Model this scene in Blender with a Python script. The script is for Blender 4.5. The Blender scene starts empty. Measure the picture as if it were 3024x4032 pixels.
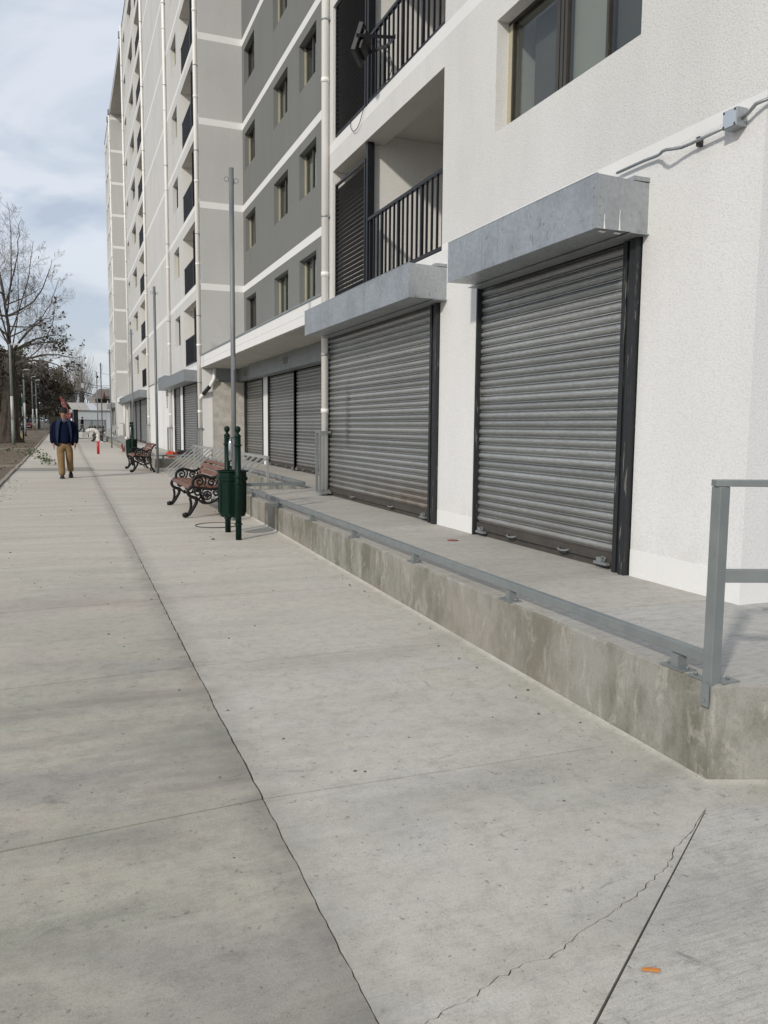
import bpy, bmesh, math, random
from mathutils import Vector, Matrix
import numpy as np
R = math.radians
rnd = random.Random(7)
scene = bpy.context.scene
COL = scene.collection

# ------------------------------------------------------------------ camera
cam_d = bpy.data.cameras.new('camera'); cam = bpy.data.objects.new('camera', cam_d); COL.objects.link(cam)
scene.camera = cam
YAW, PITCH, ROLL = R(21.597), R(5.985), R(0.509)
fwd = Vector((math.sin(YAW)*math.cos(PITCH), math.cos(YAW)*math.cos(PITCH), -math.sin(PITCH)))
rt = Vector((math.cos(YAW), -math.sin(YAW), 0)); up = rt.cross(fwd)
r2 = rt*math.cos(ROLL) + up*math.sin(ROLL); u2 = up*math.cos(ROLL) - rt*math.sin(ROLL)
m = Matrix((r2, u2, -fwd)).transposed().to_4x4(); m.translation = Vector((0, 0, 1.5))
cam.matrix_world = m
cam_d.sensor_fit = 'HORIZONTAL'; cam_d.sensor_width = 36; cam_d.lens = 36*3170.8/3024
cam_d.clip_start = 0.05; cam_d.clip_end = 3000
scene.render.resolution_x = 768; scene.render.resolution_y = 1024

# ------------------------------------------------------------------ sky and sun
SUNV = Vector((-0.45, -0.37, 0.315)).normalized()
W = bpy.data.worlds.new('World'); scene.world = W; W.use_nodes = True
nt = W.node_tree; nt.nodes.clear()
def wn(t, **k):
    n = nt.nodes.new(t)
    for a, b in k.items(): setattr(n, a, b)
    return n
out = wn('ShaderNodeOutputWorld'); bg = wn('ShaderNodeBackground'); bg.inputs['Strength'].default_value = 0.112
sky = wn('ShaderNodeTexSky', sky_type='NISHITA', sun_disc=False)
sky.sun_elevation = math.asin(SUNV.z); sky.sun_rotation = math.atan2(SUNV.x, SUNV.y) % (2*math.pi)
sky.air_density = 1.0; sky.dust_density = 2.0
tc = wn('ShaderNodeTexCoord'); sep = wn('ShaderNodeSeparateXYZ'); nt.links.new(tc.outputs['Generated'], sep.inputs[0])
zz = wn('ShaderNodeMath', operation='ADD'); zz.inputs[1].default_value = 0.22; nt.links.new(sep.outputs['Z'], zz.inputs[0])
zm = wn('ShaderNodeMath', operation='MAXIMUM'); zm.inputs[1].default_value = 0.05; nt.links.new(zz.outputs[0], zm.inputs[0])
dx = wn('ShaderNodeMath', operation='DIVIDE'); dy = wn('ShaderNodeMath', operation='DIVIDE')
nt.links.new(sep.outputs['X'], dx.inputs[0]); nt.links.new(zm.outputs[0], dx.inputs[1])
nt.links.new(sep.outputs['Y'], dy.inputs[0]); nt.links.new(zm.outputs[0], dy.inputs[1])
cmb = wn('ShaderNodeCombineXYZ'); nt.links.new(dx.outputs[0], cmb.inputs[0]); nt.links.new(dy.outputs[0], cmb.inputs[1])
n1 = wn('ShaderNodeTexNoise'); n1.inputs['Scale'].default_value = 1.9; n1.inputs['Detail'].default_value = 6; n1.inputs['Roughness'].default_value = 0.52
n1.inputs['Distortion'].default_value = 0.5
nt.links.new(cmb.outputs[0], n1.inputs['Vector'])
rp = wn('ShaderNodeValToRGB'); nt.links.new(n1.outputs['Fac'], rp.inputs[0])
e = rp.color_ramp.elements; e[0].position = 0.41; e[0].color = (3.9, 4.5, 5.4, 1); e[1].position = 0.56; e[1].color = (5.9, 6.25, 6.8, 1)
hz = wn('ShaderNodeMapRange'); hz.inputs['From Min'].default_value = 0.0; hz.inputs['From Max'].default_value = 0.20
hz.inputs['To Min'].default_value = 0.75; hz.inputs['To Max'].default_value = 0.0; nt.links.new(sep.outputs['Z'], hz.inputs['Value'])
mh = wn('ShaderNodeMixRGB'); mh.inputs['Color2'].default_value = (4.9, 5.2, 5.4, 1)
nt.links.new(hz.outputs[0], mh.inputs['Fac']); nt.links.new(rp.outputs[0], mh.inputs['Color1'])
ms = wn('ShaderNodeMixRGB'); ms.inputs['Fac'].default_value = 0.88
nt.links.new(sky.outputs[0], ms.inputs['Color1']); nt.links.new(mh.outputs[0], ms.inputs['Color2'])
nt.links.new(ms.outputs[0], bg.inputs['Color']); nt.links.new(bg.outputs[0], out.inputs['Surface'])

sun_d = bpy.data.lights.new('sun', 'SUN'); sun_d.energy = 2.0; sun_d.angle = R(3.0); sun_d.color = (1.0, 0.93, 0.83)
sun = bpy.data.objects.new('sun', sun_d); COL.objects.link(sun)
sun.rotation_euler = (-SUNV).to_track_quat('-Z', 'Y').to_euler(); sun.location = (-20, -20, 30)
scene.view_settings.view_transform = 'Standard'; scene.view_settings.look = 'None'
scene.view_settings.exposure = 0.24; scene.view_settings.gamma = 1.0; scene.view_settings.use_curve_mapping = False

# ------------------------------------------------------------------ materials
def lerp(a, b, t): return a + (b-a)*t
class Mat:
    def __init__(s, name, rough=0.7, metal=0.0, spec=0.5):
        s.m = bpy.data.materials.new(name); s.m.use_nodes = True; s.t = s.m.node_tree
        s.b = s.t.nodes['Principled BSDF']; s.b.inputs['Roughness'].default_value = rough; s.b.inputs['Metallic'].default_value = metal
        s.b.inputs['Specular IOR Level'].default_value = spec
        s.g = s.t.nodes.new('ShaderNodeNewGeometry'); s.pos = s.g.outputs['Position']
    def n(s, t, **k):
        x = s.t.nodes.new(t)
        for a, b in k.items(): setattr(x, a, b)
        return x
    def link(s, a, b): s.t.links.new(a, b)
    def coord(s, sc=(1, 1, 1), off=(0, 0, 0), rot=0):
        if sc == (1, 1, 1) and off == (0, 0, 0) and not rot: return s.pos
        mp = s.n('ShaderNodeMapping'); mp.inputs['Scale'].default_value = sc; mp.inputs['Location'].default_value = off
        mp.inputs['Rotation'].default_value = (0, 0, rot); s.link(s.pos, mp.inputs[0]); return mp.outputs[0]
    def noise(s, scale, detail=5, rough=0.55, sc=(1, 1, 1), off=(0, 0, 0), dist=0, rot=0):
        x = s.n('ShaderNodeTexNoise'); x.inputs['Scale'].default_value = scale; x.inputs['Detail'].default_value = detail
        x.inputs['Roughness'].default_value = rough; x.inputs['Distortion'].default_value = dist; s.link(s.coord(sc, off, rot), x.inputs['Vector']); return x.outputs['Fac']
    def voro(s, scale, sc=(1, 1, 1), feat='F1', outp='Color', rnd_=1.0):
        x = s.n('ShaderNodeTexVoronoi', feature=feat); x.inputs['Scale'].default_value = scale; x.inputs['Randomness'].default_value = rnd_
        s.link(s.coord(sc), x.inputs['Vector']); return x.outputs[outp]
    def ramp(s, src, stops):
        x = s.n('ShaderNodeValToRGB'); el = x.color_ramp.elements
        while len(el) < len(stops): el.new(0.5)
        for i, (p, c) in enumerate(stops):
            el[i].position = p; el[i].color = (c, c, c, 1) if isinstance(c, (int, float)) else (*c, 1)
        s.link(src, x.inputs[0]); return x.outputs[0]
    def mix(s, f, a, b, mode='MIX'):
        x = s.n('ShaderNodeMixRGB', blend_type=mode)
        for i, v in ((0, f), (1, a), (2, b)):
            if hasattr(v, 'links'): s.link(v, x.inputs[i])
            elif i == 0: x.inputs[0].default_value = v
            else: x.inputs[i].default_value = (*v, 1) if not isinstance(v, (int, float)) else (v, v, v, 1)
        return x.outputs[0]
    def math(s, op, a, b=0.0):
        x = s.n('ShaderNodeMath', operation=op)
        for i, v in ((0, a), (1, b)):
            if hasattr(v, 'links'): s.link(v, x.inputs[i])
            else: x.inputs[i].default_value = v
        return x.outputs[0]
    def color(s, c):
        if hasattr(c, 'links'): s.link(c, s.b.inputs['Base Color'])
        else: s.b.inputs['Base Color'].default_value = (*c, 1)
        return s
    def bump(s, h, strength=0.3, dist=0.01):
        x = s.n('ShaderNodeBump'); x.inputs['Strength'].default_value = strength; x.inputs['Distance'].default_value = dist
        s.link(h, x.inputs['Height']); s.link(x.outputs[0], s.b.inputs['Normal']); return s
    def roughs(s, c): s.link(c, s.b.inputs['Roughness']); return s

def vary(name, c1, c2, scale=4, rough=0.7, metal=0, spec=0.5, bump=0, bscale=60, sc=(1, 1, 1), fine=0.0, detail=6):
    M = Mat(name, rough, metal, spec)
    c = M.mix(M.ramp(M.noise(scale, detail, sc=sc), [(0.3, 0.0), (0.7, 1.0)]), c1, c2)
    if fine: c = M.mix(fine, c, M.ramp(M.noise(bscale*1.3, 3), [(0.35, 0.25), (0.65, 0.95)]), 'MULTIPLY')
    M.color(c)
    if bump: M.bump(M.noise(bscale, 3), bump, 0.006)
    return M.m

def stucco(name, col, dirt, grain=0.5, gscale=55, streak=0.35, bump=0.6, splash_shade=False):
    M = Mat(name, 0.9, 0, 0.2)
    st = M.ramp(M.noise(2.2, 6, 0.6, sc=(1, 1, 0.16)), [(0.38, 0.0), (0.75, 1.0)])
    c = M.mix(M.math('MULTIPLY', st, streak), col, dirt)
    c = M.mix(M.math('MULTIPLY', M.ramp(M.noise(0.9, 4), [(0.42, 0.0), (0.7, 1.0)]), streak*0.6), c, dirt)
    g = M.noise(gscale, 3, 0.6, sc=(1, 1, 1.25))
    c = M.mix(grain, c, M.ramp(g, [(0.34, 0.62), (0.5, 0.96), (0.62, 1.0)]), 'MULTIPLY')
    if splash_shade:   # dirt spattered near the floor, plus faint grey tree-shadow patches painted into the colour
        q = M.n('ShaderNodeSeparateXYZ'); M.link(M.pos, q.inputs[0]); mr = M.n('ShaderNodeMapRange')
        mr.inputs['From Min'].default_value = 0.85; mr.inputs['From Max'].default_value = 0.42; mr.inputs['To Max'].default_value = 0.55; M.link(q.outputs['Z'], mr.inputs[0])
        c = M.mix(M.math('MULTIPLY', mr.outputs[0], M.ramp(M.noise(5, 6, 0.65), [(0.42, 0.0), (0.68, 1.0)])), c, (0.50, 0.48, 0.43))
        c = M.mix(M.ramp(M.noise(3.1, 6, 0.7, off=(3, 1, 8), sc=(1, 1, 0.5)), [(0.63, 0.0), (0.72, 0.35)]), c, (0.55, 0.545, 0.54))
    M.color(c); M.bump(g, bump, 0.006); return M.m

MT = {}
MT['stucco_white'] = stucco('white_painted_stucco', (0.75, 0.75, 0.745), (0.63, 0.625, 0.605), 0.30, 70, 0.35, 0.55, splash_shade=True)
MT['stucco_light'] = stucco('warm_grey_stucco', (0.70, 0.70, 0.685), (0.56, 0.555, 0.54), 0.42, 62, 0.4, 0.6)
MT['stucco_tower'] = stucco('tower_stucco', (0.61, 0.61, 0.595), (0.46, 0.46, 0.44), 0.22, 45, 0.4, 0.25)
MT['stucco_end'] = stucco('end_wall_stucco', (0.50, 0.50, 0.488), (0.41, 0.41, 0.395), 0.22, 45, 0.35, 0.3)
MT['stucco_grey'] = stucco('dark_grey_stucco', (0.20, 0.205, 0.197), (0.155, 0.158, 0.152), 0.22, 50, 0.3, 0.3)
MT['band_white'] = stucco('white_band_paint', (0.77, 0.77, 0.76), (0.67, 0.665, 0.65), 0.1, 60, 0.25, 0.15)
MT['balcony_wall'] = stucco('balcony_inner_wall', (0.74, 0.73, 0.70), (0.64, 0.63, 0.60), 0.25, 40, 0.3, 0.5)
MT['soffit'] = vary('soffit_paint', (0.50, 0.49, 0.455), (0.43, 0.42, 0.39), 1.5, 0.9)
MT['pier'] = vary('bare_concrete_pier', (0.60, 0.58, 0.53), (0.42, 0.40, 0.36), 6, 0.95, bump=0.5, bscale=30, fine=0.3)

def galv(name, base, dark, rough=0.42, metal=0.65, sp=38):
    M = Mat(name, rough, metal)
    v = M.n('ShaderNodeTexVoronoi'); v.inputs['Scale'].default_value = sp; M.link(M.pos, v.inputs['Vector'])
    bw = M.n('ShaderNodeRGBToBW'); M.link(v.outputs['Color'], bw.inputs[0])
    c = M.mix(M.math('MULTIPLY', bw.outputs[0], 0.45), base, dark)
    c = M.mix(M.ramp(M.noise(3.5, 6, 0.65), [(0.45, 0.0), (0.72, 0.8)]), c, dark)
    c = M.mix(M.ramp(M.noise(13, 4, 0.7, sc=(1, 0.6, 1.6)), [(0.63, 0.0), (0.68, 0.45)]), c, tuple(x*0.6 for x in dark))
    sc_ = M.math('MULTIPLY', M.ramp(M.noise(30, 5, 0.7, sc=(1, 1, 0.35), dist=0.5), [(0.60, 0.0), (0.64, 1.0)]), M.ramp(M.noise(1.7, 3, off=(0, 1.3, 2)), [(0.48, 0.0), (0.56, 0.7)]))
    c = M.mix(sc_, c, tuple(x*0.45 for x in dark))
    M.color(c); M.roughs(M.ramp(bw.outputs[0], [(0.0, rough-0.08), (1.0, rough+0.14)]))
    return M.m
MT['galv'] = galv('galvanised_sheet', (0.43, 0.455, 0.47), (0.29, 0.31, 0.32))
MT['galv_dull'] = galv('dull_galvanised_sheet', (0.34, 0.36, 0.37), (0.24, 0.26, 0.265), 0.5)
def slatmat(name, base, dark, rust=False):
    def mrange(M, src, a, b, hi):
        q = M.n('ShaderNodeMapRange'); q.inputs['From Min'].default_value = a; q.inputs['From Max'].default_value = b; q.inputs['To Max'].default_value = hi; M.link(src, q.inputs[0]); return q.outputs[0]
    M = Mat(name, 0.42, 0.6)
    c = M.mix(M.ramp(M.noise(20, 5, 0.65, sc=(1, 0.8, 4)), [(0.35, 0.0), (0.68, 1.0)]), base, dark)
    c = M.mix(M.ramp(M.noise(1.3, 5, 0.6, off=(0, 3, 0)), [(0.4, 0.0), (0.7, 0.5)]), c, dark)
    c = M.mix(M.ramp(M.noise(28, 3, 0.7, sc=(1, 2.2, 0.3)), [(0.6, 0.0), (0.75, 0.35)]), c, tuple(x*0.5 for x in dark))
    oi = M.n('ShaderNodeObjectInfo'); c = M.mix(1.0, c, M.ramp(oi.outputs['Random'], [(0.0, 0.80), (1.0, 1.12)]), 'MULTIPLY')
    # dust gathers on the lowest slats
    sp_ = M.n('ShaderNodeSeparateXYZ'); M.link(M.pos, sp_.inputs[0])
    mr = M.n('ShaderNodeMapRange'); mr.inputs['From Min'].default_value = 1.0; mr.inputs['From Max'].default_value = 0.45
    mr.inputs['To Max'].default_value = 0.75; M.link(sp_.outputs['Z'], mr.inputs[0])
    c = M.mix(M.math('MULTIPLY', mr.outputs[0], M.ramp(M.noise(2.5, 4), [(0.35, 0.3), (0.7, 1.0)])), c, (0.27, 0.245, 0.205))
    if rust:   # rust creeping up the near low corner, and one old vertical smear
        my = mrange(M, sp_.outputs['Y'], 11.2, 9.3, 1.0); mz = mrange(M, sp_.outputs['Z'], 0.95, 0.55, 1.0)
        c = M.mix(M.math('MULTIPLY', M.math('MULTIPLY', my, mz), M.ramp(M.noise(3.5, 5, 0.6), [(0.4, 0.1), (0.62, 0.85)])), c, (0.24, 0.155, 0.09))
        dy_ = M.math('ABSOLUTE', M.math('SUBTRACT', sp_.outputs['Y'], 11.55)); ms_ = mrange(M, dy_, 0.13, 0.05, 1.0)
        mz2 = M.math('MULTIPLY', mrange(M, sp_.outputs['Z'], 1.15, 1.35, 1.0), mrange(M, sp_.outputs['Z'], 2.3, 2.05, 1.0))
        c = M.mix(M.math('MULTIPLY', M.math('MULTIPLY', ms_, mz2), M.ramp(M.noise(9, 4), [(0.35, 0.1), (0.6, 0.75)])), c, (0.09, 0.085, 0.08))
    M.color(c); return M.m
MT['slat'] = slatmat('shutter_steel', (0.47, 0.475, 0.465), (0.31, 0.32, 0.315))
MT['slat_rust'] = slatmat('stained_shutter_steel', (0.47, 0.475, 0.46), (0.32, 0.325, 0.315), True)
MT['slat_far'] = slatmat('dusty_shutter_steel', (0.40, 0.405, 0.395), (0.27, 0.275, 0.27))
def chipped(name, base, chip):
    M = Mat(name, 0.55, 0.1)
    f = M.ramp(M.noise(30, 6, 0.7, sc=(1, 1, 0.10)), [(0.60, 0.0), (0.65, 1.0)])
    M.color(M.mix(f, base, chip)); M.bump(M.noise(40, 4, sc=(1, 1, 0.3)), 0.5, 0.01); return M.m
MT['black_steel'] = chipped('chipped_black_steel', (0.018, 0.020, 0.023), (0.16, 0.155, 0.14))
MT['black_paint'] = vary('black_satin_paint', (0.008, 0.009, 0.012), (0.014, 0.015, 0.018), 8, 0.42, 0, 0.25)
MT['grey_paint'] = vary('grey_rail_paint', (0.20, 0.22, 0.222), (0.165, 0.183, 0.186), 9, 0.5, 0.0, bump=0.1, bscale=80)
MT['grey_post'] = vary('grey_post_paint', (0.20, 0.212, 0.222), (0.14, 0.15, 0.16), 5, 0.5, 0.1, sc=(1, 1, 0.3))
MT['pvc'] = vary('white_pvc_pipe', (0.86, 0.855, 0.83), (0.78, 0.77, 0.73), 3, 0.5, sc=(1, 1, 0.3))
MT['rust'] = vary('rusty_bottom_rail', (0.045, 0.044, 0.043), (0.075, 0.062, 0.05), 8, 0.8)
MT['frame_bronze'] = vary('bronze_window_frame', (0.045, 0.040, 0.032), (0.06, 0.052, 0.04), 10, 0.4, 0.3)
MT['frame_beige'] = vary('beige_frame_edge', (0.40, 0.37, 0.26), (0.46, 0.42, 0.31), 10, 0.5)
MT['curtain'] = vary('grey_curtain', (0.62, 0.61, 0.55), (0.48, 0.475, 0.43), 3, 0.95, sc=(6, 6, 0.3))
MT['curtain_dark'] = vary('dim_curtain', (0.36, 0.355, 0.33), (0.24, 0.24, 0.225), 3, 0.95, sc=(6, 6, 0.3))
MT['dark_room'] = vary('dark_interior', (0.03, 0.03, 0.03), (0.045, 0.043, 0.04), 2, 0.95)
def glassmat():
    M = Mat('window_glass', 0.03)
    M.t.nodes.remove(M.b)
    o = [n for n in M.t.nodes if n.type == 'OUTPUT_MATERIAL'][0]
    tr = M.n('ShaderNodeBsdfTransparent'); tr.inputs[0].default_value = (0.78, 0.80, 0.78, 1)
    gl = M.n('ShaderNodeBsdfGlossy'); gl.inputs['Roughness'].default_value = 0.04; gl.inputs[0].default_value = (0.8, 0.82, 0.84, 1)
    fr = M.n('ShaderNodeFresnel'); fr.inputs[0].default_value = 1.6
    mx = M.n('ShaderNodeMixShader'); bf = M.math('SUBTRACT', 1.0, M.g.outputs['Backfacing']); M.link(M.math('MULTIPLY', fr.outputs[0], bf), mx.inputs[0]); M.link(tr.outputs[0], mx.inputs[1]); M.link(gl.outputs[0], mx.inputs[2])
    M.link(mx.outputs[0], o.inputs[0]); return M.m
MT['glass'] = glassmat()

# concrete ---------------------------------------------------------
def pavement(name, base, tints, dark, broom_rot, broom=0.18, pits=0.5, sm=0.55, fade=None):
    M = Mat(name, 0.88, 0, 0.25)
    c = base
    for i, (t, sc_, lo, hi, amt) in enumerate(tints):
        f = M.ramp(M.noise(sc_, 5, 0.55, off=(i*13.7, i*5.1, 0), sc=(0.8, 1.25, 1), dist=0.4), [(lo, 0.0), (hi, amt)])
        c = M.mix(f, c, t)
    md = M.ramp(M.noise(13, 9, 0.78), [(0.36, 0.80), (0.5, 0.98), (0.66, 1.06)])
    c = M.mix(0.85, c, md, 'MULTIPLY')
    # soft long smears lying across the walk
    f = M.ramp(M.noise(1.0, 5, 0.6, off=(4, 9, 0), sc=(0.55, 1.9, 1)), [(0.49, 0.0), (0.63, sm)])
    c = M.mix(f, c, dark)
    # damp little blotches
    f = M.math('MULTIPLY', M.ramp(M.noise(5.5, 6, 0.62, off=(7, 2, 0), sc=(1, 1.3, 1), dist=0.9), [(0.62, 0.0), (0.69, 0.55)]), M.ramp(M.noise(0.9, 2, off=(2, 17, 0)), [(0.42, 0.05), (0.62, 1.0)]))
    c = M.mix(f, c, tuple(x*0.55 for x in dark))
    f = M.ramp(M.noise(34, 2, 0.5, off=(1, 8, 0)), [(0.685, 0.0), (0.72, 0.7*pits)])
    c = M.mix(f, c, tuple(x*0.42 for x in dark))
    # pores
    p = M.ramp(M.noise(150, 3, 0.65), [(0.30, 0.50), (0.41, 1.0)])
    c = M.mix(pits, c, p, 'MULTIPLY')
    g = M.ramp(M.noise(190, 4, 0.75), [(0.32, 0.66), (0.6, 1.04)])
    c = M.mix(0.6, c, g, 'MULTIPLY')
    # broom strokes
    b = M.noise(9.0, 6, 0.8, sc=(0.7, 9.0, 1), rot=broom_rot)
    c = M.mix(broom, c, M.ramp(b, [(0.36, 0.35), (0.54, 1.0)]), 'MULTIPLY')
    sx = M.n('ShaderNodeSeparateXYZ'); M.link(M.pos, sx.inputs[0])
    if fade:   # cleaner, sun bleached concrete further along the walk
        q = M.n('ShaderNodeMapRange'); q.inputs['From Min'].default_value = 5.5; q.inputs['From Max'].default_value = 11.5
        M.link(M.math('ADD', sx.outputs['Y'], M.math('MULTIPLY', M.noise(0.8, 4, off=(5, 0, 0)), 3.0)), q.inputs[0])
        fs = M.mix(M.ramp(M.noise(1.3, 5, 0.6, sc=(0.35, 2.2, 1)), [(0.42, 0.0), (0.66, 1.0)]), fade, tuple(x*0.87 for x in fade))
        fs = M.mix(M.ramp(M.noise(0.5, 4, 0.6, off=(9, 0, 0), sc=(0.6, 1.6, 1)), [(0.5, 0.0), (0.68, 0.5)]), fs, (0.50, 0.415, 0.36))
        fs = M.mix(0.7, fs, md, 'MULTIPLY'); fs = M.mix(pits*0.6, fs, p, 'MULTIPLY'); c = M.mix(q.outputs[0], c, fs)
    # grime that collects along the long joint
    dj = M.math('ABSOLUTE', M.math('SUBTRACT', sx.outputs['X'], 0.722))
    mr = M.n('ShaderNodeMapRange'); mr.inputs['From Min'].default_value = 0.0; mr.inputs['From Max'].default_value = 0.16; mr.inputs['To Min'].default_value = 0.65; mr.inputs['To Max'].default_value = 0.0
    M.link(dj, mr.inputs[0]); c = M.mix(M.math('MULTIPLY', mr.outputs[0], M.ramp(M.noise(4, 5, 0.6), [(0.3, 0.2), (0.7, 1.0)])), c, tuple(x*0.75 for x in dark))
    M.color(c)
    h = M.math('ADD', M.math('MULTIPLY', p, 0.6), M.math('MULTIPLY', b, 0.8*broom*5))
    M.bump(h, 0.35, 0.004); return M.m
MT['conc_left'] = pavement('mottled_pavement_concrete', (0.445, 0.415, 0.35), [((0.36, 0.36, 0.29), 1.2, 0.42, 0.60, 0.75), ((0.46, 0.40, 0.34), 1.7, 0.50, 0.66, 0.5), ((0.29, 0.275, 0.265), 0.75, 0.56, 0.66, 0.6)], (0.23, 0.215, 0.195), 0.0, 0.12, 0.6, 0.6, (0.54, 0.505, 0.44))
MT['conc_right'] = pavement('pale_pavement_concrete', (0.535, 0.505, 0.445), [((0.42, 0.41, 0.37), 0.9, 0.48, 0.70, 0.7), ((0.52, 0.51, 0.50), 1.8, 0.50, 0.75, 0.6)], (0.33, 0.315, 0.28), 0.0, 0.13, 0.75, 0.40, (0.56, 0.525, 0.46))
MT['conc_right2'] = pavement('broomed_ramp_concrete', (0.53, 0.505, 0.455), [((0.42, 0.41, 0.375), 0.9, 0.48, 0.70, 0.7), ((0.52, 0.51, 0.50), 1.8, 0.50, 0.75, 0.6)], (0.33, 0.325, 0.30), R(78), 0.32, 0.75, 0.3)
MT['gutter'] = pavement('gutter_mortar_concrete', (0.49, 0.47, 0.415), [((0.42, 0.405, 0.34), 1.6, 0.45, 0.66, 0.6), ((0.50, 0.48, 0.43), 2.2, 0.52, 0.7, 0.6)], (0.30, 0.28, 0.24), 0.0, 0.05, 0.6, 0.5, (0.52, 0.49, 0.43))
MT['conc_plat'] = pavement('walkway_concrete', (0.50, 0.475, 0.425), [((0.43, 0.41, 0.37), 0.8, 0.48, 0.70, 0.5), ((0.53, 0.52, 0.48), 1.8, 0.50, 0.75, 0.4)], (0.36, 0.34, 0.31), R(70), 0.3, 0.3, 0.4)
MT['conc_patch'] = pavement('dark_patch_concrete', (0.34, 0.325, 0.285), [((0.28, 0.27, 0.23), 1.0, 0.45, 0.7, 0.5)], (0.22, 0.21, 0.19), 0.0, 0.2, 0.3, 0.5)
def curbmat():
    M = Mat('stained_curb_concrete', 0.9, 0, 0.25)
    c = M.mix(M.ramp(M.noise(2.6, 7, 0.68, sc=(1, 1, 0.55)), [(0.40, 0.0), (0.60, 1.0)]), (0.17, 0.163, 0.13), (0.31, 0.302, 0.272))
    c = M.mix(M.ramp(M.noise(9, 6, 0.7, sc=(1, 1, 0.4), dist=0.8), [(0.54, 0.0), (0.64, 0.6)]), c, (0.43, 0.41, 0.37))
    c = M.mix(M.ramp(M.noise(0.5, 3, off=(3, 3, 3)), [(0.45, 0.0), (0.65, 0.55)]), c, (0.30, 0.265, 0.225))
    c = M.mix(M.ramp(M.noise(5, 5, 0.6, off=(9, 3, 3), sc=(1, 1, 0.5)), [(0.62, 0.0), (0.75, 0.5)]), c, (0.15, 0.145, 0.12))
    c = M.mix(0.35, c, M.ramp(M.noise(120, 3), [(0.32, 0.5), (0.5, 1.0)]), 'MULTIPLY')
    M.color(c); M.bump(M.noise(25, 5, 0.6), 0.35, 0.01); return M.m
MT['curb'] = curbmat()
MT['gutter_old'] = vary('gutter_mortar', (0.43, 0.405, 0.335), (0.33, 0.31, 0.265), 3, 0.95, bump=0.6, bscale=35, fine=0.35)
MT['joint'] = vary('joint_dirt', (0.05, 0.045, 0.04), (0.09, 0.08, 0.07), 6, 0.95)
MT['dirt'] = vary('bare_soil', (0.20, 0.15, 0.095), (0.11, 0.085, 0.055), 0.8, 0.95, sc=(0.5, 2.0, 1), bump=0.6, bscale=12, fine=0.5)
MT['asphalt'] = vary('asphalt', (0.055, 0.055, 0.056), (0.075, 0.073, 0.07), 2, 0.85, bump=0.3, bscale=60)
MT['kerb'] = vary('kerb_concrete', (0.36, 0.33, 0.28), (0.24, 0.215, 0.18), 5, 0.95, bump=0.5, bscale=25, fine=0.3)

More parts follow.
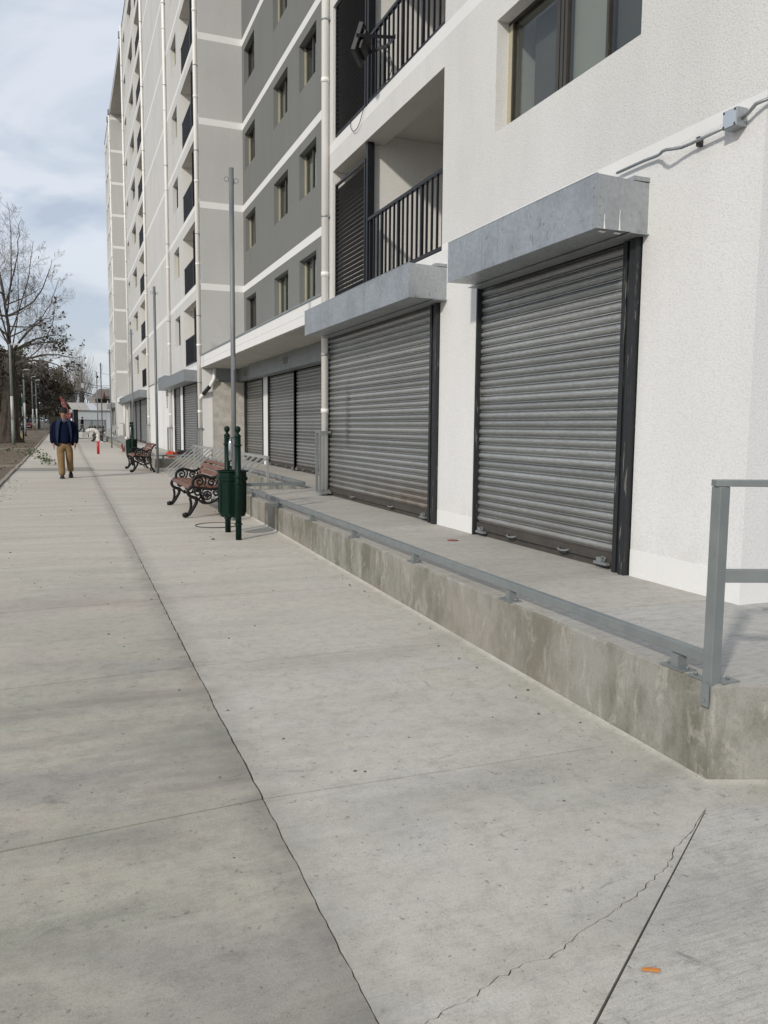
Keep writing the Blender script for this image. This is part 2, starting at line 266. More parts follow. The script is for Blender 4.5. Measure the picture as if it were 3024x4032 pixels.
# ------------------------------------------------------------------ mesh helpers
class MB:
    def __init__(s): s.v = []; s.f = []; s.mi = []; s.sm = []
    def add(s, vs, fs, mi=0, smooth=False):
        o = len(s.v); s.v += [tuple(p) for p in vs]
        for f in fs: s.f.append([i+o for i in f]); s.mi.append(mi); s.sm.append(smooth)
    def box(s, x0, x1, y0, y1, z0, z1, mi=0):
        if x0 > x1: x0, x1 = x1, x0
        if y0 > y1: y0, y1 = y1, y0
        if z0 > z1: z0, z1 = z1, z0
        s.add([(x0,y0,z0),(x1,y0,z0),(x1,y1,z0),(x0,y1,z0),(x0,y0,z1),(x1,y0,z1),(x1,y1,z1),(x0,y1,z1)],
              [(0,3,2,1),(4,5,6,7),(0,1,5,4),(1,2,6,5),(2,3,7,6),(3,0,4,7)], mi); return s
    def quad(s, a, b, c, d, mi=0): s.add([a, b, c, d], [(0, 1, 2, 3)], mi); return s
    def poly(s, pts, mi=0): s.add(pts, [list(range(len(pts)))], mi); return s
    def bar(s, a, b, w, h, mi=0, upv=Vector((0, 0, 1))):
        a = Vector(a); b = Vector(b); d = (b-a).normalized()
        x = d.cross(upv)
        if x.length < 1e-4: x = d.cross(Vector((0, 1, 0)))
        x.normalize(); y = x.cross(d).normalized()
        vs = [p + x*sx*w/2 + y*sy*h/2 for p in (a, b) for sx, sy in ((-1,-1),(1,-1),(1,1),(-1,1))]
        s.add(vs, [(0,1,2,3)[::-1],(4,5,6,7),(0,1,5,4),(1,2,6,5),(2,3,7,6),(3,0,4,7)], mi); return s
    def tube(s, path, rad, n=8, mi=0, smooth=True, cap=True, flat=None):
        path = [Vector(p) for p in path]; L = len(path)
        rads = rad if isinstance(rad, (list, tuple)) else [rad]*L
        o = len(s.v); ref = None; 
        for i, p in enumerate(path):
            d = (path[min(i+1, L-1)] - path[max(i-1, 0)])
            if d.length < 1e-9: d = Vector((0, 0, 1))
            d.normalize()
            if ref is None:
                ref = d.cross(Vector((0.13, 0.97, 0.2)))
                if ref.length < 1e-3: ref = d.cross(Vector((1, 0, 0)))
            ref = (ref - d*ref.dot(d)).normalized(); b = d.cross(ref)
            for k in range(n):
                a = 2*math.pi*k/n; s.v.append(tuple(p + (ref*math.cos(a) + b*math.sin(a))*rads[i]))
        for i in range(L-1):
            for k in range(n):
                k2 = (k+1) % n
                s.f.append([o+i*n+k, o+i*n+k2, o+(i+1)*n+k2, o+(i+1)*n+k]); s.mi.append(mi); s.sm.append(smooth)
        if cap and n > 3:
            s.f.append([o+k for k in range(n)][::-1]); s.mi.append(mi); s.sm.append(False)
            s.f.append([o+(L-1)*n+k for k in range(n)]); s.mi.append(mi); s.sm.append(False)
        return s
    def lathe(s, cx, cy, prof, n=16, mi=0, smooth=True, rot=0.0):
        o = len(s.v)
        for r, z in prof:
            for k in range(n):
                a = 2*math.pi*(k+rot)/n; s.v.append((cx+r*math.cos(a), cy+r*math.sin(a), z))
        for i in range(len(prof)-1):
            for k in range(n):
                k2 = (k+1) % n; s.f.append([o+i*n+k, o+i*n+k2, o+(i+1)*n+k2, o+(i+1)*n+k]); s.mi.append(mi); s.sm.append(smooth)
        s.f.append([o+k for k in range(n)][::-1]); s.mi.append(mi); s.sm.append(False)
        s.f.append([o+(len(prof)-1)*n+k for k in range(n)]); s.mi.append(mi); s.sm.append(False)
        return s
    def build(s, name, mats, parent=None, bevel=0.0, loc=(0, 0, 0)):
        me = bpy.data.meshes.new(name); me.from_pydata(s.v, [], s.f)
        if not isinstance(mats, (list, tuple)): mats = [mats]
        for m_ in mats: me.materials.append(MT[m_] if isinstance(m_, str) else m_)
        me.polygons.foreach_set('material_index', s.mi); me.polygons.foreach_set('use_smooth', s.sm); me.update()
        return link(name, me, parent, bevel, loc)
def link(name, me, parent=None, bevel=0.0, loc=(0, 0, 0)):
    o = bpy.data.objects.new(name, me); COL.objects.link(o); o.location = loc
    if parent is not None: setpar(o, parent)
    if bevel:
        b = o.modifiers.new('bevel', 'BEVEL'); b.width = bevel; b.segments = 2; b.limit_method = 'ANGLE'; b.angle_limit = R(40)
    return o
def worldloc(o):
    if o.parent: return worldloc(o.parent) @ o.matrix_parent_inverse @ o.matrix_basis
    return o.matrix_basis.copy()
def setpar(o, p):
    # child meshes are built in world coordinates: keep them there
    o.parent = p; o.matrix_parent_inverse = worldloc(p).inverted()
def tag(o, label=None, cat=None, group=None, kind=None):
    if label: o['label'] = label
    if cat: o['category'] = cat
    if group: o['group'] = group
    if kind: o['kind'] = kind
    return o
def thing(name, loc, label, cat, group=None):
    o = bpy.data.objects.new(name, None); COL.objects.link(o); o.location = loc; o.empty_display_size = 0.1
    return tag(o, label, cat, group)
def copy_tree(src, delta, rotz=0.0):
    """copy a thing and its parts; they share mesh data"""
    base = src.copy(); COL.objects.link(base)
    base.location = Vector(src.location) + Vector(delta); base.rotation_euler[2] += rotz
    def rec(a, b):
        for ch in list(a.children):
            c = ch.copy(); COL.objects.link(c); c.parent = b; c.matrix_parent_inverse = ch.matrix_parent_inverse.copy()
            rec(ch, c)
    rec(src, base); return base

# ground height along the street (the pavement climbs gently)
GY = [-60, 0, 2.6, 11.0, 22.9, 39.1, 50, 73, 100, 200, 600, 1500]; GZ = [-.6, -.085, -.05, .072, .154, .225, .36, .54, .70, 1.3, 3.2, 8.0]
def g(y): return float(np.interp(y, GY, GZ))
PY = [-5, 12.8, 17, 26.4, 43, 57, 90]; PZ = [.40, .40, .42, .46, .54, .60, .80]
def pz(y): return float(np.interp(y, PY, PZ))
def XC(y): return 2.585 + 0.0095*(y-2.64)      # face of the raised walkway
MT['conc_plat2'] = pavement('broomed_walkway_concrete', (0.50, 0.485, 0.445), [((0.44, 0.425, 0.39), 0.8, 0.48, 0.70, 0.5)], (0.38, 0.36, 0.335), R(62), 0.38, 0.4, 0.3)
# ------------------------------------------------------------------ ground, road, pavement
mb = MB(); ys = [-60, -20, 0, 2.6, 11, 16, 22.9, 30, 39.1, 44, 50, 60, 73, 86, 100, 130, 160, 200, 300, 450, 600, 1500]
xs = [-900, -300, -120, -60, -30, -17.2, -7.6, -5, -3, -1.40, 0, 3, 9, 30, 80, 300, 900]
for j, y in enumerate(ys):
    for x in xs: mb.v.append((x, y, g(y) - 0.045))
nx = len(xs)
for j in range(len(ys)-1):
    for i in range(nx-1): mb.f.append([j*nx+i, j*nx+i+1, (j+1)*nx+i+1, (j+1)*nx+i]); mb.mi.append(0); mb.sm.append(False)
tag(mb.build('ground', 'dirt'), kind='structure')
mb = MB()
for a, b in zip(ys[:-1], ys[1:]): mb.quad((-17, a, g(a)-.04), (-7.8, a, g(a)-.04), (-7.8, b, g(b)-.04), (-17, b, g(b)-.04))
tag(mb.build('road', 'asphalt'), kind='structure')
mb = MB()
for a, b in zip(ys[1:-4], ys[2:-3]):
    z0, z1 = g(a), g(b)
    mb.add([(-7.8,a,z0-.2),(-7.62,a,z0-.2),(-7.62,a,z0+.08),(-7.8,a,z0+.08),(-7.8,b,z1-.2),(-7.62,b,z1-.2),(-7.62,b,z1+.08),(-7.8,b,z1+.08)],
           [(3,2,6,7),(0,3,7,4),(1,5,6,2),(0,1,2,3),(4,7,6,5)])
tag(mb.build('road_kerb', 'kerb'), kind='structure')

# soil strip beside the pavement: uneven, with clods and dry tufts
mb = MB(); NX, NY = 30, 150
rr = random.Random(3)
for j in range(NY+1):
    t = j/NY; y = 12 + 100*t**1.6
    for i in range(NX+1):
        x = -7.6 + 6.14*i/NX
        h = 0.02*math.sin(x*2.1+y*0.7) + 0.02*math.sin(x*5.3-y*1.9) + rr.uniform(-.014, .014)
        mound = 0.32*math.exp(-((x+2.9)/1.1)**2 - ((y-80)/6)**2) + 0.25*math.exp(-((x+1.9)/.5)**2 - ((y-92)/7)**2)
        mb.v.append((x, y, g(y) - 0.018 + h + mound))
for j in range(NY):
    for i in range(NX): mb.f.append([j*(NX+1)+i, j*(NX+1)+i+1, (j+1)*(NX+1)+i+1, (j+1)*(NX+1)+i]); mb.mi.append(0); mb.sm.append(True)
tag(mb.build('soil_strip', 'dirt'), kind='structure')

pav = MB()
for a, b in zip(ys[:-6], ys[1:-5]):
    pav.quad((-1.34, a, g(a)-.026), (9, a, g(a)-.026), (9, b, g(b)-.026), (-1.34, b, g(b)-.026))
pav = tag(pav.build('pavement', 'joint'), kind='structure')

def slab(name, pts, z_of, mat, parent, depth=0.022, rnd_edge=0.0):
    """a slab from its outline (counter-clockwise) with a top and sides"""
    mb = MB(); n = len(pts)
    top = [(x, y, z_of(x, y)) for x, y in pts]; bot = [(x, y, z_of(x, y)-depth) for x, y in pts]
    ins = top
    mb.add(top, [list(range(n))]); mb.add(top+bot, [(i, (i+1) % n, n+(i+1) % n, n+i)[::-1] for i in range(n)])
    o = mb.build(name, mat, parent); return o
jr = random.Random(11)
def jag(a, b, step, amp, seed):
    """ragged edge between two points"""
    r_ = random.Random(seed); a = Vector(a); b = Vector(b); L = (b-a).length; n = max(1, int(L/step)); nrm = Vector((-(b-a).y, (b-a).x))/L
    res = []; w = 0
    for i in range(n+1):
        w = w*0.75 + r_.uniform(-amp, amp); res.append(a + (b-a)*i/n + nrm*(w if 0 < i < n else 0))
    return res
def off(path, d):
    res = []
    for i, p in enumerate(path):
        t = path[min(i+1, len(path)-1)] - path[max(i-1, 0)]; t.normalize(); res.append(p + Vector((-t.y, t.x))*d)
    return res
rows = [-0.85, 1.15, 3.165, 5.06, 7.04, 9.03, 11.0, 12.95, 14.9, 16.9, 18.9, 20.9, 22.9, 24.9, 27.1, 29.1, 31.1, 33.1, 35.1, 37.1, 39.1, 41.1, 43.1, 45.1]
zg = lambda x, y: g(y)
slabs = []
XJ = 0.722
KG = 1.035
T = Vector((2.368, 2.401))*KG
for i in range(len(rows)-1):
    y0, y1 = rows[i], rows[i+1]; near = y0 < 9
    wob = lambda y: XJ + 0.004*math.sin(y*0.9)
    mid = jag((wob(y0), y0), (wob(y1), y1), 0.03 if near else 0.4, 0.0022 if near else 0.008, 40+i)
    hw = 0.0022 if y0 < 5 else (0.003 if near else 0.0035)
    hj = 0.0045 if y0 < 4 else (0.0075 if near else 0.009)
    tl0, tl1 = -0.16 if i < 6 else 0, -0.16 if i < 5 else 0
    midl = [Vector((p.x-hw-(0.003*jr.random() if near else 0), p.y)) for p in mid]; midr = [Vector((p.x+hw+(0.003*jr.random() if near else 0), p.y)) for p in mid]
    L = [Vector((-1.34, y0+hj+tl0)), *[Vector((p.x, p.y)) for p in midl], Vector((-1.34, y1-hj+tl1))]
    L[1].y = y0+hj; L[-2].y = y1-hj
    slabs.append((L, 'L', y0))
    if y0 >= 3.0:
        midr[0].y = y0+hj; midr[-1].y = y1-hj
        xr = 2.42 if y1 < 11.5 else (2.62 if y1 < 14 else 4.2)
        if y0 >= 9: xr = 2.64 if y1 < 14 else 4.2
        if y0 > 26: xr = 2.66
        Rr = [midr[0], Vector((xr, y0+hj-.03)), Vector((xr, y1-hj-.03)), *midr[::-1][:-1]]
        slabs.append((Rr, 'R', y0))
# near right corner: slab split by the diagonal joint and by a wandering crack
DE = Vector((0.7035, 1.207))*KG
dg = (DE - T).normalized()
nd = Vector((-dg.y, dg.x))
wave_pts = [Vector(p)*KG for p in ((2.335, 2.372), (2.282, 2.328), (2.16, 2.262), (2.013, 2.185), (1.88, 2.085), (1.758, 2.033), (1.66, 1.985), (1.568, 1.958), (1.47, 1.918), (1.391, 1.892), (1.31, 1.853), (1.246, 1.833), (1.164, 1.837), (1.10, 1.815), (1.05, 1.808), (0.98, 1.772), (0.938, 1.758), (0.87, 1.747), (0.802, 1.725), (0.7065, 1.712))]
wave_pts[:2] = [T + dg*.05 - nd*.004, T + dg*.16 - nd*.009]
wave = []
r_ = random.Random(5)
for a, b in zip(wave_pts[:-1], wave_pts[1:]):
    n_ = max(1, int((b-a).length/0.022)); nn = Vector((-(b-a).y, (b-a).x)).normalized()
    for k in range(n_): wave.append(a + (b-a)*k/n_ + nn*r_.uniform(-.006, .006)*(1 if len(wave) > 12 else .2))
wave.append(wave_pts[-1])
wr = random.Random(3); wd = [0.0011 + 0.0016*wr.random()**2 for _ in wave]
up_ = [p + (q-p)*w for p, q, w in zip(wave, off(wave, -1.0), wd)]; dn_ = [p + (q-p)*w for p, q, w in zip(wave, off(wave, 1.0), wd)]
mjag = jag((XJ, 1.15), (XJ, 3.165), 0.03, 0.0022, 41)
lowm = [Vector((p.x+.0028, p.y)) for p in mjag if p.y > 1.80]
A1 = [*up_[::-1], Vector((2.432, 2.54)), Vector((2.42, 3.1305)), *[Vector((p.x, min(p.y, 3.161))) for p in lowm[::-1]]]
slabs.append((A1, 'R', 1.2))
off_d = 0.0022
diag_u = [T + dg*0.05 - nd*off_d, T + dg*((T-DE).length) - nd*off_d]
A2 = [diag_u[0], *dn_[1:], Vector((0.7265, 1.762)), Vector((0.7265, 1.256))]
slabs.append((A2, 'R', 1.2))
dl = [T + dg*0.0 + nd*off_d, T + dg*((T-DE).length) + nd*off_d]
A3 = [Vector((0.7265, 1.243)), Vector((0.7265, -.85)), Vector((7.5, -.85)), Vector((7.5, 0.64)), Vector((2.48, 2.475)), dl[0]]
slabs.append((A3, 'R2', 0))
for pts, side, y0 in slabs:
    a = sum(p.x*q.y-q.x*p.y for p, q in zip(pts, pts[1:]+pts[:1]))
    if a < 0: pts = pts[::-1]
    mat = {'L': 'conc_left', 'R': 'conc_right', 'R2': 'conc_right2'}[side]
    slab('concrete_slab', [(p.x, p.y) for p in pts], zg, mat, pav)
mb = MB()
for a, b in zip([45.106, 60, 73, 86], [60, 73, 86, 100]):
    mb.quad((-1.34, a, g(a)), (2.70, a, g(a)), (2.70, b, g(b)), (-1.34, b, g(b)))
    mb.quad((2.70, a, g(a)), (9, a, g(a)), (9, b, g(b)), (2.70, b, g(b)))
mb.build('concrete_slab', 'conc_left', pav)
# patched trench across the walk
mb = MB()
mb.poly([(x, y, g(y)+.004) for x, y in ((-1.33, 25.35), (.74, 24.95), (.80, 25.6), (.74, 27.05), (-1.33, 26.95))])
mb.poly([(x, y, g(y)+.006) for x, y in ((.78, 25.35), (2.5, 25.05), (2.5, 25.22), (.78, 25.52))])
mb.build('concrete_patch', 'conc_patch', pav)
# edging kerb on the soil side
mb = MB(); rr = random.Random(9); y = 8.0
while y < 100:
    L_ = 1.0; z0, z1 = g(y), g(y+L_); dxx = rr.uniform(-.015, .015); dz = rr.uniform(-.008, .008)
    mb.add([(-1.46+dxx,y+.01,z0-.1),(-1.345+dxx,y+.01,z0-.1),(-1.35+dxx,y+.01,z0+.035+dz),(-1.45+dxx,y+.01,z0+.03+dz),(-1.46+dxx,y+L_,z1-.1),(-1.345+dxx,y+L_,z1-.1),(-1.35+dxx,y+L_,z1+.035+dz),(-1.45+dxx,y+L_,z1+.03+dz)],
           [(3,2,6,7),(0,3,7,4),(1,5,6,2),(0,1,2,3),(4,7,6,5)]); y += L_
tag(mb.build('pavement_edging', 'kerb'), kind='structure')
# pale concrete sills crossing the soil
mb = MB()
for y, x0 in ((28.4, -3.2), (44.2, -4.0), (70.5, -4.0)):
    mb.box(x0, -1.47, y, y+.12, g(y)-.1, g(y)+.03)
tag(mb.build('soil_sill', 'kerb'), kind='structure')

# ------------------------------------------------------------------ raised walkway with its curb
side = Vector((0.94, -0.34)); cor = Vector((2.585, 2.64))
walk = MB()
def curbface(mb, pts, topz, botz):
    for (a, b) in zip(pts[:-1], pts[1:]):
        mb.quad((a[0], a[1], botz(a[1])), (b[0], b[1], botz(b[1])), (b[0], b[1], topz(b[1])), (a[0], a[1], topz(a[1])))
BEV = 0.012
def curb_run(mb, pts, inn):
    """vertical concrete face with a worn arris; inn = inward offsets"""
    for i in range(len(pts)-1):
        a, b = pts[i], pts[i+1]; ia, ib = inn[i], inn[i+1]
        za, zb = pz(a[1]), pz(b[1])
        mb.quad((a[0], a[1], g(a[1])-.06), (b[0], b[1], g(b[1])-.06), (b[0], b[1], zb-BEV), (a[0], a[1], za-BEV))
        mb.quad((a[0], a[1], za-BEV), (b[0], b[1], zb-BEV), (b[0]+ib[0], b[1]+ib[1], zb), (a[0]+ia[0], a[1]+ia[1], za))
rr = random.Random(21)
pts = [(cor.x+side.x*5.2, cor.y+side.y*5.2)]
n_ = 60
for k in range(1, n_): t = 5.2*(1-k/n_); pts.append((cor.x+side.x*t+rr.uniform(-.0005, .0005), cor.y+side.y*t))
pts.append((cor.x, cor.y))
yy = 2.64
while yy < 13.85: yy += 0.09; pts.append((XC(yy)+rr.uniform(-.0006, .0006), yy))
pts.append((XC(13.9), 13.9)); pts.append((3.90, 13.9))
yy = 13.9
while yy < 26.2: yy += 0.5; pts.append((3.90, min(yy, 26.4)))
pts += [(2.80, 26.4), (2.66, 26.4)]
yy = 26.4
while yy < 66: yy += 1.5; pts.append((2.66, yy))
inn = []
for i, p in enumerate(pts):
    if i < n_: inn.append((0.006, 0.012))
    elif p[0] < 3.2 and p[1] < 13.85: inn.append((0.012+rr.uniform(0, .0006), 0.008 if p[1] < 2.7 else 0))
    elif p == (XC(13.9), 13.9): inn.append((0.012, -0.012))
    elif p == (3.90, 13.9): inn.append((0.012, -0.012))
    elif p[0] == 3.90: inn.append((0.012, 0.0 if p[1] < 26.3 else 0.012))
    elif p == (2.80, 26.4): inn.append((0, 0.012))
    elif p == (2.66, 26.4): inn.append((0.012, 0.012))
    else: inn.append((0.012, 0))
curb_run(walk, pts, inn)
walk_o = tag(walk.build('raised_walkway', 'curb'), kind='structure')
edge = [(p[0]+q[0], p[1]+q[1]) for p, q in zip(pts, inn)]
# top slabs, cut from the edge line
def topslab(outline, mat='conc_plat'):
    a = sum(p[0]*q[1]-q[0]*p[1] for p, q in zip(outline, outline[1:]+outline[:1]))
    if a < 0: outline = outline[::-1]
    slab('concrete_slab', outline, lambda x, y: pz(y), mat, walk_o, 0.03)
e_side = edge[:n_+1]; e_front = [p for p in edge[n_:] if p[0] < 3.2 and p[1] < 13.89]
J = 0.004
cutY = [2.64, 4.02, 7.7, 11.0, 13.888]
for a, b in zip(cutY[:-1], cutY[1:]):
    seg = [p for p in e_front if a+J < p[1] < b-J]
    if a == 2.64:
        ol = e_side + seg + [(XC(b)+.012, b-J), (7.4, b-J)]
        topslab(ol, 'conc_plat2')
    else:
        ol = [(XC(a)+.012, a+J)] + seg + [(XC(b)+.012, b-J if b < 13.8 else b), (4.3, b-J if b < 13.8 else b), (4.3, a+J)]
        topslab(ol)
walkb = MB()
for a, b in ((12.7, 17), (17, 21), (21, 26.4)):
    topslab([(3.912 if a > 13.8 else 4.304, a+J), (5.6, a+J), (5.6, b-J), (3.912, b-J)] if a > 13.8 else [(4.304, 12.7), (5.6, 12.7), (5.6, b-J), (3.912, b-J), (3.912, 13.888+.004), (4.304, 13.892)])
for a, b in ((26.412, 31), (31, 36), (36, 43), (43, 50), (50, 57), (57, 66)):
    topslab([(2.672, a+J), (5.6, a+J), (5.6, b-J), (2.672, b-J)])
mb = MB()
for a, b in zip([-2, 12.8, 17, 26.4, 43, 57], [12.8, 17, 26.4, 43, 57, 66]):
    x0 = 2.62 if b <= 12.8 else (3.93 if b < 27 else 2.7)
    if b > 12.8: mb.quad((x0, a, pz(a)-.02), (5.8, a, pz(a)-.02), (5.8, b, pz(b)-.02), (x0, b, pz(b)-.02))
mb.quad((2.62, 2.66, .38), (8, .7, .38), (8, 13.85, .38), (2.72, 13.85, .38))
mb.build('joint_bed', 'joint', walk_o)

# mortar fillet and gutter at the foot of the curb
gm = MB(); prof = [(0.002, 0.022), (0.014, 0.012), (0.035, 0.007), (0.075, 0.004), (0.12, 0.002), (0.168, -0.004), (0.245, -0.009)]
path = [(cor.x+side.x*t, cor.y+side.y*t, (-0.34, -0.94)) for t in np.arange(5.0, 0.0, -0.06)]
path += [(cor.x, cor.y, (-1.0, -0.72))]
path += [(XC(y), y, (-1.0, 0)) for y in np.arange(2.70, 13.8, 0.06)]
rr = random.Random(2); base = len(gm.v); prevn = 0
for i, (x, y, nrm) in enumerate(path):
    prevn = prevn*0.7+rr.uniform(-1, 1)
    for j, (o_, z_) in enumerate(prof):
        k = 1 + 0.10*rr.uniform(-1, 1) + (0.08*prevn if 0 < j < 4 else 0)
        oo = o_*k if j < 4 else o_
        far = 1.0 if y < 9 else max(0.3, 1-(y-9)*0.35)
        gm.v.append((x+nrm[0]*oo*far, y+nrm[1]*oo*far, g(y+nrm[1]*oo)+z_*(1+0.25*rr.uniform(-1, 1) if j else 1)))
m_ = len(prof)
for i in range(len(path)-1):
    for j in range(m_-1): gm.f.append([i*m_+j, (i+1)*m_+j, (i+1)*m_+j+1, i*m_+j+1]); gm.mi.append(0); gm.sm.append(True)
tag(gm.build('gutter_fillet', 'gutter', walk_o))

# ------------------------------------------------------------------ facade
def facade(mb, plane, c, u0, u1, z0, z1, holes, zones, inw=1.0):
    """plane 'x': wall at x=c running along y; plane 'y': wall at y=c running along x.
    holes (u0,u1,z0,z1,depth,reveal_mat,back_mat); zones (z0,z1,mat)"""
    P = (lambda u, z, d=0: (c+d*inw, u, z)) if plane == 'x' else (lambda u, z, d=0: (u, c+d*inw, z))
    us = sorted({u0, u1, *[h[0] for h in holes], *[h[1] for h in holes]}); us = [u for u in us if u0 <= u <= u1]
    zs = sorted({z0, z1, *[h[2] for h in holes], *[h[3] for h in holes], *[q[0] for q in zones], *[q[1] for q in zones]}); zs = [z for z in zs if z0 <= z <= z1]
    for a, b in zip(us[:-1], us[1:]):
        for p, q in zip(zs[:-1], zs[1:]):
            mu, mz = (a+b)/2, (p+q)/2
            if any(h[0] < mu < h[1] and h[2] < mz < h[3] for h in holes): continue
            mi = 0
            for zo in zones:
                if zo[0] <= mz <= zo[1]: mi = zo[2]
            mb.quad(P(a, p), P(b, p), P(b, q), P(a, q), mi)
    for (a, b, p, q, d, rm, bm) in holes:
        mb.quad(P(a, p), P(a, q), P(a, q, d), P(a, p, d), rm); mb.quad(P(b, p), P(b, p, d), P(b, q, d), P(b, q), rm)
        mb.quad(P(a, p), P(a, p, d), P(b, p, d), P(b, p), rm)
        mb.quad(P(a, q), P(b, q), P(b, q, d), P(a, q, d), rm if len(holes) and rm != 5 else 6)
        if bm is not None: mb.quad(P(a, p, d), P(a, q, d), P(b, q, d), P(b, p, d), bm)
H = 2.385; NST = 9; ROOF = 25.5; XF = 3.95; XG = 5.25
FM = ['stucco_light', 'stucco_white', 'band_white', 'stucco_grey', 'dark_room', 'balcony_wall', 'soffit', 'stucco_tower', 'stucco_end']
bld = thing('apartment_building', (XF, 3.84, 0.4), 'long white and grey apartment building with balconies above a row of closed shop shutters', 'apartment building')

def window(u0, u1, z0, z1, c, plane='x', depth=0.12, style=0, inw=1.0):
    P = (lambda u, d: (c+d*inw, u)) if plane == 'x' else (lambda u, d: (u, c+d*inw))
    def bx(mb, ua, ub, za, zb, d0, d1, mi=0):
        p, q = P(ua, d0), P(ub, d1); mb.box(p[0], q[0], p[1], q[1], za, zb, mi)
    f = MB(); t = 0.035
    bx(f, u0, u0+t, z0, z1, depth, depth+.05); bx(f, u1-t, u1, z0, z1, depth, depth+.05, 1 if style else 0)
    bx(f, u0+t, u1-t, z0, z0+t, depth, depth+.05); bx(f, u0+t, u1-t, z1-t, z1, depth, depth+.05)
    um = u0 + (u1-u0)*(0.5)
    bx(f, um-.03, um+.03, z0+t, z1-t, depth-.005, depth+.045)
    fo = f.build('window', ['frame_bronze', 'frame_beige'], bld)
    gl = MB(); bx(gl, u0+t, um-.03, z0+t, z1-t, depth+.018, depth+.024); gl.build('pane', 'glass', fo)
    gl = MB(); bx(gl, um+.03, u1-t, z0+t, z1-t, depth+.030, depth+.036); gl.build('pane', 'glass', fo)
    if style:
        cu = MB(); n = 24; uu0, uu1 = {1: (u0, u1), 2: (um, u1), 3: (u0, um)}[style]
        for k in range(n):
            a = uu0 + (uu1-uu0)*k/n; b = uu0 + (uu1-uu0)*(k+1)/n
            pa, pb = P(a, depth+.12+.02*math.sin(k*1.9)), P(b, depth+.12+.02*math.sin((k+1)*1.9))
            cu.quad((*pa, z0), (*pb, z0), (*pb, z1), (*pa, z1))
        cu.build('curtain', 'curtain' if rnd.random() < .6 else 'curtain_dark', fo)
    return fo

bands = lambda b0, b1: [(b0+H*k, b1+H*k, 2) for k in range(NST)]
# --- near wing -------------------------------------------------------------
mb = MB(); holes = []
for k in range(NST):
    zb = 3.455 + H*k
    holes.append((8.31, 12.24, zb, zb+1.94, .30, 5, None))
    holes.append((5.03, 7.16, 4.335+H*k, 5.36+H*k, 0.75, 0, 4))
holes.append((4.915, 7.42, 0.34, 2.95, 0.10, 1, 4)); holes.append((8.32, 12.56, 0.34, 2.95, 0.10, 1, 4))
zn = [(0.3, 3.44, 1), (3.44, 3.52, 2)] + bands(5.69, 5.83)
facade(mb, 'x', XF, 3.84, 12.75, 0.3, ROOF, holes, zn)
for k in range(NST):   # the balcony behind the beam: higher ceiling, partition beside the louvre
    zb = 3.455+H*k; x0, x1 = XF+.30, XF+1.35; zt = zb+2.08
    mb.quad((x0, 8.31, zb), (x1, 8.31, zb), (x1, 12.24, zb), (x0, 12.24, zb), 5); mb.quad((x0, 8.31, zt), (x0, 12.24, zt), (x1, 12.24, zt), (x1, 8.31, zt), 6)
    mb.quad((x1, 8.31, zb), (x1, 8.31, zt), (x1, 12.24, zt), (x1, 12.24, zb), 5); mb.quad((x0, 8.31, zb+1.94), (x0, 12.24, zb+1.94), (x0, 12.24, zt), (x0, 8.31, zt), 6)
    for y in (8.31, 12.24): mb.quad((x0, y, zb), (x1, y, zb), (x1, y, zt), (x0, y, zt), 5)
    mb.box(XF+.135, x1-.002, 10.87, 11.05, zb+.003, zb+1.937, 5); mb.box(x0+.002, x1-.002, 10.87, 11.05, zb+1.938, zt-.003, 5)
facade(mb, 'y', 3.84, XF, 14.0, 0.3, ROOF, [], [(0.3, 3.44, 1), (3.44, 3.52, 2)] + bands(5.69, 5.83))
mb.quad((XF, 12.75, .3), (XF, 12.75, ROOF), (XG, 12.75, ROOF), (XG, 12.75, .3), 0)
mb.quad((XF, 3.84, ROOF), (14, 3.84, ROOF), (14, 12.75, ROOF), (XF, 12.75, ROOF), 0)
mb.build('wall', FM, bld)
# white skirting patch
mb = MB(); mb.box(XF-.004, XF+.02, 3.836, 4.913, .36, .60); mb.box(XF+.02, 14.0, 3.836, 3.86, .36, .60); mb.box(XF-.004, XF+.02, 7.425, 8.315, .36, .57)
mb.build('skirting', 'band_white', bld)
NEARWIN = True
for k in (1,): window(5.03, 7.16, 4.335+H*k, 5.36+H*k, XF, depth=.13, style=1)

# --- grey wing -------------------------------------------------------------
mb = MB(); holes = []
WY = [(13.6, 14.95), (17.43, 18.79), (19.82, 21.24), (23.43, 24.80)]
for k in range(NST):
    for a, b in WY: holes.append((a, b, 4.33+H*k, 5.36+H*k, 0.55, 3, 4))
facade(mb, 'x', XG, 12.75, 25.1, 3.2, ROOF, holes, [(3.2, ROOF, 3)] + bands(5.585, 5.775))
holes = [(16.8, 21.95, .36, 2.95, .1, 1, 4), (22.5, 25.0, .36, 2.95, .1, 1, 4), (13.0, 16.3, .36, 2.95, .1, 1, 4)]
facade(mb, 'x', XG, 12.75, 25.1, 0.3, 3.2, holes, [(.3, 3.2, 1)])
mb.quad((XG, 12.75, ROOF), (14, 12.75, ROOF), (14, 76, ROOF), (XG, 76, ROOF), 0)
mb.build('wall', FM, bld)
for k in range(NST):
    for i, (a, b) in enumerate(WY):
        if i == 0: continue
        window(a, b, 4.33+H*k, 5.36+H*k, XG, depth=.13, style=rnd.choice([1, 1, 2, 3, 0]))
# canopy over the recessed shops
mb = MB(); x0 = XF-.0
mb.box(x0, XG+.1, 12.752, 25.098, 3.262, 3.60, 0)
mb.box(x0-.025, x0, 12.70, 25.14, 3.262, 3.42, 0); mb.box(x0-.02, x0, 12.70, 25.14, 3.428, 3.61, 0)
cn = mb.build('canopy', 'band_white', bld)
mb = MB(); mb.box(x0-.035, x0+.02, 12.70, 25.15, 3.613, 3.655); mb.build('flashing', 'galv_dull', cn)
mb = MB(); mb.box(x0, XG, 12.76, 25.09, 3.245, 3.259); mb.build('soffit_panel', 'soffit', cn)

